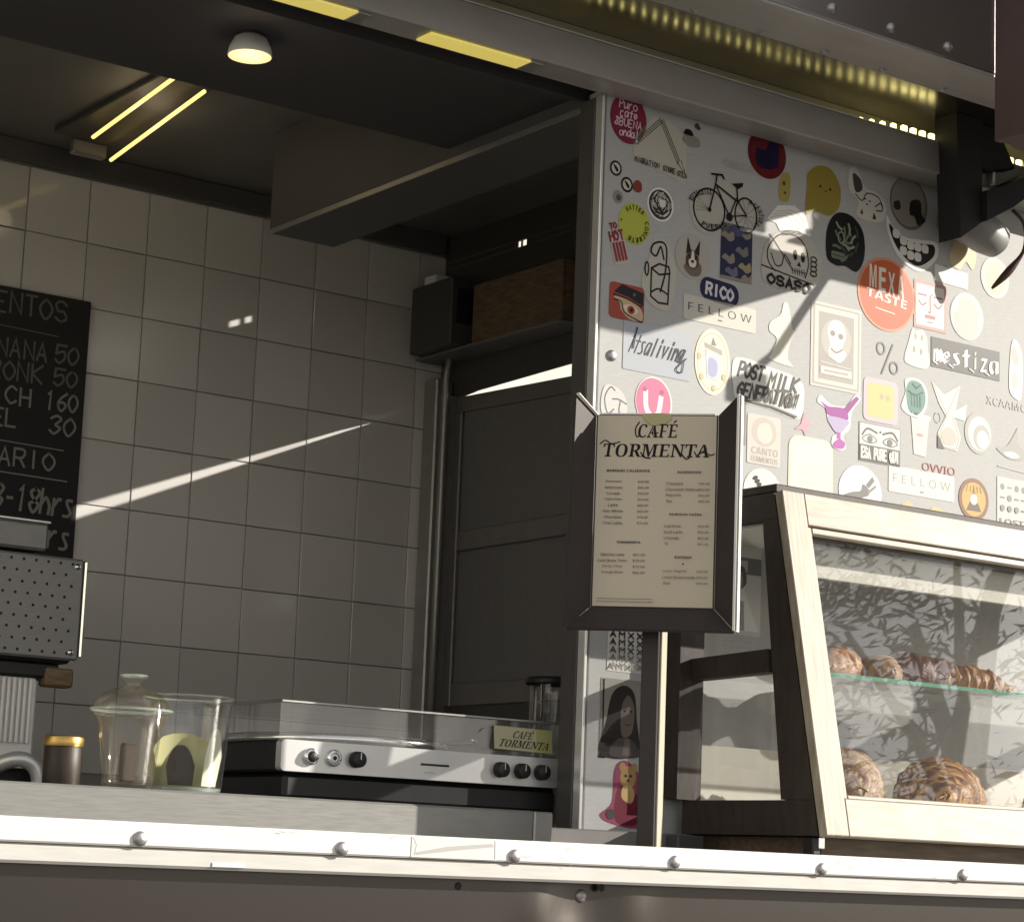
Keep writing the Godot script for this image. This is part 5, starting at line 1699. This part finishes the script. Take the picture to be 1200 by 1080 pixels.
func stickers_low() -> void:
	sticker(2.729, 2.229, 0.040, 0.096)
	blob([-0.6, 0.4, -0.3, 0.95, 0.3, 0.9, 0.8, 0.4, 0.7, -0.9, 0.0, -1, -0.7, -0.7], "d6d2c9")
	blob([-0.5, 0.4, -0.2, 0.8, 0.4, 0.4, 0.1, 0.1], "d8a8a2")
	blob([-0.4, -0.3, 0.1, -0.1, 0.3, -0.5, -0.2, -0.7], "b5b2aa")
	stuck("pale pink and white figure sticker right of the mestiza label")

	sticker(2.350, 2.091, 0.088, 0.088)
	blob([-1, 0.5, -0.85, 0.75, -0.4, 0.5, 0.3, 0.55, 0.75, 1.0, 1.0, 0.9, 0.6, 0.4, 0.5, -0.2, 0.2, -0.5, 0.35, -0.85, 0.1, -1, -0.3, -0.9, -0.3, -0.6, -0.1, -0.4, -0.5, -0.1, -0.6, 0.3], "dedce0")
	blob([-0.85, 0.55, -0.5, 0.42, -0.1, 0.45, 0.3, 0.42, 0.42, 0.10, 0.0, 0.05, -0.5, 0.12, -0.65, 0.35], "a13c9a")
	poly([0.2, 0.45, 0.78, 0.95, 0.92, 0.88, 0.40, 0.30], "933a86")
	blob([-0.5, 0.08, 0.42, 0.05, 0.3, -0.2, 0.0, -0.45, -0.3, -0.3], "b0a3c6")
	rect(-0.10, -0.62, 0.08, -0.40, "b450a8")
	blob([-0.28, -0.85, 0.0, -0.62, 0.28, -0.72, 0.2, -0.92, -0.1, -0.95], "b450a8")
	stuck("purple and magenta sundae glass sticker")

	sticker(2.435, 2.133, 0.072, 0.066)
	rect(-1, -1, 1, 1, "cfb3bd", 0.25)
	rect(-0.80, -0.78, 0.78, 0.80, "cdbd74", 0.25)
	disc(0.05, 0.22, 0.13, 0.15, "b5aa88", 12)
	disc(0.42, 0.20, 0.13, 0.15, "b5aa88", 12)
	stuck("yellow toast face sticker with a pink border")

	sticker(2.507, 2.149, 0.058, 0.060)
	blob([-1, -0.6, -0.7, 0.2, -0.75, 0.8, -0.2, 1, 0.5, 0.9, 0.9, 0.4, 0.85, -0.4, 0.3, -1, -0.4, -0.95], "d9d9d2")
	blob([-0.55, -0.5, -0.65, 0.4, -0.3, 0.85, 0.4, 0.8, 0.75, 0.3, 0.7, -0.35, 0.2, -0.85, -0.3, -0.8], "57887c")
	for k in 4:
		line([-0.3 + 0.22 * k, 0.15, -0.22 + 0.2 * k, -0.45], 0.0018, "2f4a45")
	line([-0.5, 0.3, 0.0, 0.15, 0.55, 0.35], 0.0024, "2f4a45", true)
	line([-0.2, 0.7, 0.1, 0.5, 0.4, 0.72], 0.0018, "2f4a45")
	stuck("green monster head sticker with a white border")

	sticker(2.582, 2.131, 0.084, 0.110)
	poly([-0.95, 0.9, -0.3, 0.6, 0.55, 0.95, 0.3, 0.2, 0.9, 0.45, 0.8, -0.05, 0.25, 0.0, 0.6, -0.55, 0.4, -0.95, -0.5, -0.9, -0.6, -0.5, -0.2, 0.0, -0.55, 0.3], "d4d1c6")
	line([-0.8, 0.8, -0.15, 0.05, 0.45, 0.85], 0.0016, "aaa69b")
	line([-0.15, 0.05, -0.5, -0.55, -0.4, -0.88, 0.35, -0.9, 0.5, -0.55, 0.15, 0.0], 0.0016, "aaa69b")
	blob([-0.4, -0.5, 0.0, -0.3, 0.4, -0.55, 0.2, -0.8, -0.3, -0.8], "b9b5a8")
	hoop(-0.62, -0.1, 0.16, 0.14, 0.0014, "aaa69b")
	poly([-0.62, -0.55, -0.25, -0.95, -0.62, -0.95], "5a5753")
	stuck("cream outline sticker of a glass coffee dripper")

	sticker(2.710, 2.169, 0.098, 0.022, -0.02)
	type("XCAAMO", 0, 0, 1.9, 1.2, "a9a69f", "S")
	stuck("grey cut lettering reading XCAAMO", "cut_lettering")

	sticker(1.929, 2.055, 0.046, 0.046)
	blob([-0.9, -0.8, -0.8, 0.9, 0.3, 0.9, 0.9, 0.2, 0.8, -0.9], "c9c8c4")
	line([0.0, 0.75, -0.35, 0.9, -0.75, 0.2, -0.5, -0.7, -0.05, -0.4], 0.0022, "6a6c70", true)
	line([-0.15, 0.2, 0.3, 0.25, 0.9, 0.05], 0.0020, "6a6c70", true)
	line([0.45, 0.2, 0.35, -0.4, 0.5, -0.7], 0.0020, "6a6c70", true)
	stuck("grey script letters G and T beside the pink disc")

	sticker(1.998, 2.066, 0.066, 0.072)
	disc(0, 0, 1, 1, "d8d4d2", 34)
	disc(-0.02, 0.0, 0.94, 0.94, "cf6f93", 34)
	line([-0.45, 0.35, -0.40, -0.25, -0.1, -0.55, 0.25, -0.4, 0.38, 0.2], 0.0085, "d9d8dd", true)
	for s in [-0.5, 0.42]:
		disc(s, 0.45, 0.12, 0.09, "b9567c", 10)
	stuck("pink disc sticker with a white U above the menu")

	sticker(2.050, 2.040, 0.050, 0.026)
	poly([-1, 0.9, 1, 0.2, 1, -1, -1, -1], "8f8f8c")
	stuck("small plain grey sticker peeking out above the menu")

	sticker(2.203, 2.040, 0.064, 0.074)
	rect(-1, -0.95, 1, 1, "c9c4ba", 0.12)
	disc(0.0, 0.35, 0.75, 0.58, "c0b5a8", 26)
	blob([-0.3, 0.6, 0.3, 0.7, 0.5, 0.2, 0.1, -0.1, -0.4, 0.1], "d3c8bc")
	type("CANTO", 0.05, -0.42, 1.6, 0.28, "b3a598", "S")
	type("FERMENTOS", 0.05, -0.75, 1.6, 0.22, "b3a598", "s")
	stuck("faded tan sticker reading CANTO beside the menu's edge")

	sticker(2.163, 2.059, 0.010, 0.060)
	rect(-1, -1, 1, 1, "85817c")
	stuck("thin upright grey strip sticker at the menu's edge")

	sticker(2.278, 2.075, 0.038, 0.038, 0.3)
	blob([-0.9, -0.2, -0.2, 0.1, 0.4, 0.9, 0.6, 0.1, 0.9, -0.2, 0.3, -0.4, 0.0, -0.9, -0.2, -0.4], "c99aa4")
	stuck("tiny pink bird sticker left of the sundae")

	sticker(2.434, 2.067, 0.086, 0.059)
	rect(-1, -1, 1, 1, "8e8b86")
	rect(-0.96, -0.94, 0.96, 0.94, "d3d1cb")
	for s in [-1.0, 1.0]:
		line([s * 0.85, 0.35, s * 0.6, 0.70, s * 0.15, 0.55], 0.0030, "55524f", true)
		line([s * 0.85, 0.15, s * 0.5, 0.42, s * 0.15, 0.15, s * 0.5, -0.02], 0.0016, "6b6865", true, true)
		disc(s * 0.48, 0.18, 0.13, 0.18, "77746f", 14)
	disc(0.02, 0.62, 0.04, 0.06, "55524f", 8)
	rect(-0.96, -0.94, 0.96, -0.14, "605d5a")
	hand("ESA PURE QUI", 0, -0.54, 1.75, 0.52, 0.0038, "d3d1cb")
	stuck("rectangular grey sticker of two eyes over white block letters")

	sticker(2.295, 2.010, 0.088, 0.096)
	rect(-1, -1, 1, 1, "d5d4bd", 0.42)
	rect(-0.90, -0.91, 0.90, 0.91, "dddcc9", 0.36)
	for k in 3:
		line([-0.5, 0.1 - 0.25 * k, 0.55, 0.08 - 0.25 * k], 0.0012, "cac8b2")
	stuck("large plain cream rounded sticker above the pastry case")

	sticker(2.202, 1.966, 0.072, 0.068)
	disc(0, 0, 1, 1, "d6d4ce", 30)
	for i in 13:
		var a := i * 2.1
		var r := 0.12 + 0.06 * i
		var c := Vector2(cos(a) * r, sin(a) * r * 0.9)
		blob([c.x - 0.13, c.y - 0.04, c.x, c.y + 0.1, c.x + 0.14, c.y + 0.06, c.x + 0.03, c.y - 0.09], "2c2a29", 3)
	stuck("white round sticker with black spots at the case's corner")

	sticker(2.395, 1.990, 0.088, 0.080)
	disc(0, 0, 1, 1, "dad9d4", 34)
	blob([-0.85, -0.25, -0.4, -0.05, 0.0, 0.05, 0.1, 0.3, 0.35, 0.2, 0.4, -0.05, 0.1, -0.2, -0.3, -0.4, -0.8, -0.45], "7c7a77")
	poly([0.25, 0.3, 0.55, 0.65, 0.65, 0.5, 0.4, 0.2], "7c7a77")
	poly([0.3, 0.05, 0.7, 0.35, 0.75, 0.28, 0.4, 0.0], "8d8b87")
	line([0.5, -0.5, 0.7, -0.35], 0.0016, "7c7a77")
	line([0.6, -0.6, 0.8, -0.5], 0.0016, "7c7a77")
	stuck("white disc sticker with a grey hare shape above the case")

	sticker(2.523, 2.019, 0.140, 0.040)
	rect(-1, -1, 1, 1, "d4d2cb", 0.04)
	type("F E L L O W", 0, 0.1, 1.75, 0.62, "a19d95", "s")
	rect(-0.06, -0.75, 0.06, -0.58, "a19d95")
	stuck("faded white strip sticker reading FELLOW above the pastry case")

	sticker(2.559, 2.046, 0.074, 0.019)
	type("OVVIO", 0, 0, 1.9, 1.3, "b0504a", "s")
	stuck("red cut lettering reading OVVIO", "cut_lettering")

	sticker(2.529, 1.972, 0.104, 0.034)
	blob([-1, -0.9, -0.95, 0.5, -0.6, 0.9, -0.3, 0.2, 0.1, 0.3, 0.4, 0.9, 0.8, 0.6, 1, -0.2, 0.95, -0.9, 0.0, -1], "cdb878", 5)
	for k in 4:
		line([-0.7 + 0.45 * k, 0.2, -0.6 + 0.45 * k, -0.5], 0.0016, "b59d5c")
	stuck("yellow bread shaped sticker just above the case's top rail")

	sticker(2.636, 2.009, 0.066, 0.066)
	disc(0, 0, 1, 1, "8c5f48", 34)
	disc(0, 0, 0.80, 0.80, "c5a14c", 32)
	poly([-0.5, -0.55, 0.5, -0.55, 0.28, -0.15, -0.28, -0.15], "6d5d55")
	disc(0, 0.0, 0.24, 0.26, "d6d2c6", 16)
	poly([-0.12, 0.25, 0.12, 0.25, 0.0, 0.7], "a07f44")
	for k in 5:
		line([-0.5 + 0.25 * k, 0.35, -0.4 + 0.2 * k, 0.62], 0.0010, "a88038")
	stuck("round badge sticker with a brown rim and yellow centre")

	sticker(2.733, 2.012, 0.090, 0.080)
	rect(-1, -1, 1, 1, "c5c4bf")
	for j in 3:
		for i in 5:
			if (i + j) % 4 == 1 or (j == 1 and i > 1):
				rect(-0.85 + 0.36 * i, 0.60 - 0.42 * j, -0.62 + 0.36 * i, 0.66 - 0.42 * j, "8b8985")
			else:
				disc(-0.74 + 0.36 * i, 0.63 - 0.42 * j, 0.11, 0.13, "8b8985", 12)
	type("LOST", -0.25, -0.72, 1.2, 0.22, "8b8985", "s")
	stuck("pale grey sheet sticker of dots at the wall's far end")

	sticker(2.647, 2.114, 0.064, 0.066)
	disc(0, 0, 1, 1, "aaa79f", 32)
	disc(0.05, -0.02, 0.80, 0.82, "d3d1cb", 30)
	disc(0.18, -0.18, 0.58, 0.60, "aaa79f", 26)
	disc(0.25, -0.28, 0.42, 0.44, "d3d1cb", 22)
	stuck("grey and white swirl disc sticker")

	sticker(2.724, 2.097, 0.074, 0.080)
	blob([-1, 0.0, -0.4, 0.15, 0.1, 0.7, 0.3, 0.95, 0.3, 0.3, 0.9, 0.0, 0.6, -0.3, -0.2, -0.35, -0.7, -0.2], "a09e99")
	blob([-0.6, -0.15, 0.0, -0.05, 0.4, -0.2, -0.1, -0.3], "d0cec8")
	line([-0.9, -0.7, 0.9, -0.8], 0.0022, "b5b3ad")
	stuck("grey leaping whale sticker at the wall's far end")

	sticker(2.518, 2.093, 0.046, 0.068)
	poly([-0.85, 0.9, 0.85, 0.8, 0.55, -0.95, -0.55, -0.9], "cfcdc3")
	poly([-1.0, 1.0, 1.0, 0.92, 0.95, 0.72, -0.95, 0.80], "d9d7cd")
	blob([-0.35, 0.02, 0.0, 0.08, 0.35, 0.0, 0.0, -0.08], "c08d88")
	stuck("pale paper cup sticker with small pink lips")

	sticker(2.609, 2.392, 0.066, 0.050)
	blob([-0.9, -0.6, -0.6, 0.7, 0.1, 0.9, 0.9, 0.4, 0.7, -0.8, 0.2, -0.4, -0.2, -1], "cdb98c")
	stuck("tan flame shaped sticker below the black bracket")

	sticker(2.682, 2.368, 0.064, 0.066)
	disc(0, 0, 1, 1, "d8c6b4", 30)
	disc(0.05, 0, 0.75, 0.8, "d3cc98", 28)
	line([-0.2, -0.4, 0.2, 0.1, 0.0, 0.5], 0.0020, "c2b97e", true)
	stuck("cream oval sticker with a yellow middle near the dark cable")

	sticker(2.584, 2.352, 0.074, 0.026, -0.03)
	rect(-1, -1, 1, 1, "dcdad2")
	poly([-0.5, 1, -0.35, 1.25, -0.2, 1], "8d8a84")
	stuck("small blank white label above the closed eyes sticker", "label")

	# seen below the menu
	sticker(1.962, 1.722, 0.064, 0.066)
	rect(-1, -1, 1, 1, "cfcdc6")
	for j in 6:
		var c := ["232020", "232020", "3a3836", "55534f", "77746f", "8f8c86"][j] as String
		for i in 4:
			hand("AMXX"[i], -0.72 + 0.48 * i, 0.84 - 0.32 * j, 0.28, 0.22, 0.0022, c)
	stuck("white sheet with rows of fading letters A M X below the menu", "letter_sheet")

	sticker(1.957, 1.628, 0.072, 0.102)
	rect(-1, -1, 1, 1, "8f8b84")
	blob([-0.95, -1, -0.7, -0.1, -0.45, 0.6, 0.1, 0.85, 0.6, 0.65, 0.75, 0.0, 0.8, -0.95], "2e2a2a")
	blob([0.05, -0.45, 0.0, 0.25, 0.3, 0.6, 0.6, 0.35, 0.62, -0.1, 0.45, -0.45], "6b5f58")
	disc(0.16, 0.18, 0.06, 0.03, INK, 8)
	disc(0.46, 0.18, 0.06, 0.03, INK, 8)
	line([0.20, -0.16, 0.32, -0.19, 0.44, -0.16], 0.0012, "46302c", true)
	blob([-0.5, -1, -0.2, -0.6, 0.5, -0.55, 0.9, -1], "4a4646")
	poly([0.1, -0.98, 0.2, -0.55, 0.42, -0.55, 0.55, -0.98], "6b5f58")
	stuck("grey photo print of a dark haired person at the foot of the wall", "photo_print", "photo")

	sticker(1.926, 1.625, 0.012, 0.105)
	poly([-1, -1, 1, -1, 0.3, -0.3, 0.25, 1, -0.4, 1, -0.1, -0.2], INK)
	stuck("narrow black spatula shaped sticker beside the photo print")

	sticker(1.962, 1.528, 0.080, 0.088)
	blob([-0.9, -0.7, -0.4, -0.3, -0.35, 0.6, -0.1, 0.95, 0.35, 0.9, 0.8, 0.4, 0.85, -0.95, -0.3, -0.95], "94425e")
	blob([-0.3, -0.7, -0.2, 0.1, 0.3, 0.2, 0.75, -0.2, 0.7, -0.9, 0.0, -0.95], "6d1f35")
	disc(0.25, 0.48, 0.34, 0.34, "a8874c", 18)
	disc(0.0, 0.78, 0.14, 0.14, "a8874c", 12)
	disc(0.5, 0.78, 0.14, 0.14, "a8874c", 12)
	blob([0.0, -0.15, 0.05, 0.2, 0.35, 0.25, 0.55, 0.0, 0.4, -0.3], "b9975a")
	disc(0.14, 0.52, 0.05, 0.05, INK, 8)
	disc(0.36, 0.52, 0.05, 0.05, INK, 8)
	disc(0.25, 0.38, 0.07, 0.05, "5a3a24", 8)
	disc(-0.45, -0.65, 0.2, 0.16, "4a4044", 12)
	stuck("magenta sticker of a small tan bear in a dress at the counter")

	sticker(2.160, 1.822, 0.086, 0.128)
	rect(-1, -1, 1, 1, "d2d0cb")
	rect(-1, 0.35, 1, 0.72, "5d5a57")
	rect(-0.2, 0.4, 0.4, 0.65, "b5b1a9")
	blob([-0.3, 0.15, -0.2, 0.48, 0.25, 0.5, 0.35, 0.15, 0.0, 0.0], "35302f")
	blob([-0.12, 0.08, -0.1, 0.36, 0.15, 0.38, 0.2, 0.1, 0.05, 0.0], "8f827a")
	poly([-0.35, -0.95, -0.25, 0.0, 0.25, 0.0, 0.7, -0.6, 0.95, -0.95], "e2e0dc")
	poly([-0.3, -0.9, -0.2, -0.25, 0.25, -0.25, 0.3, -0.9], "9a958e")
	rect(-1, -1, 1, -0.9, "c9c7c0")
	stuck("black and white photo of a person in an apron behind the case", "photo_print", "photo")
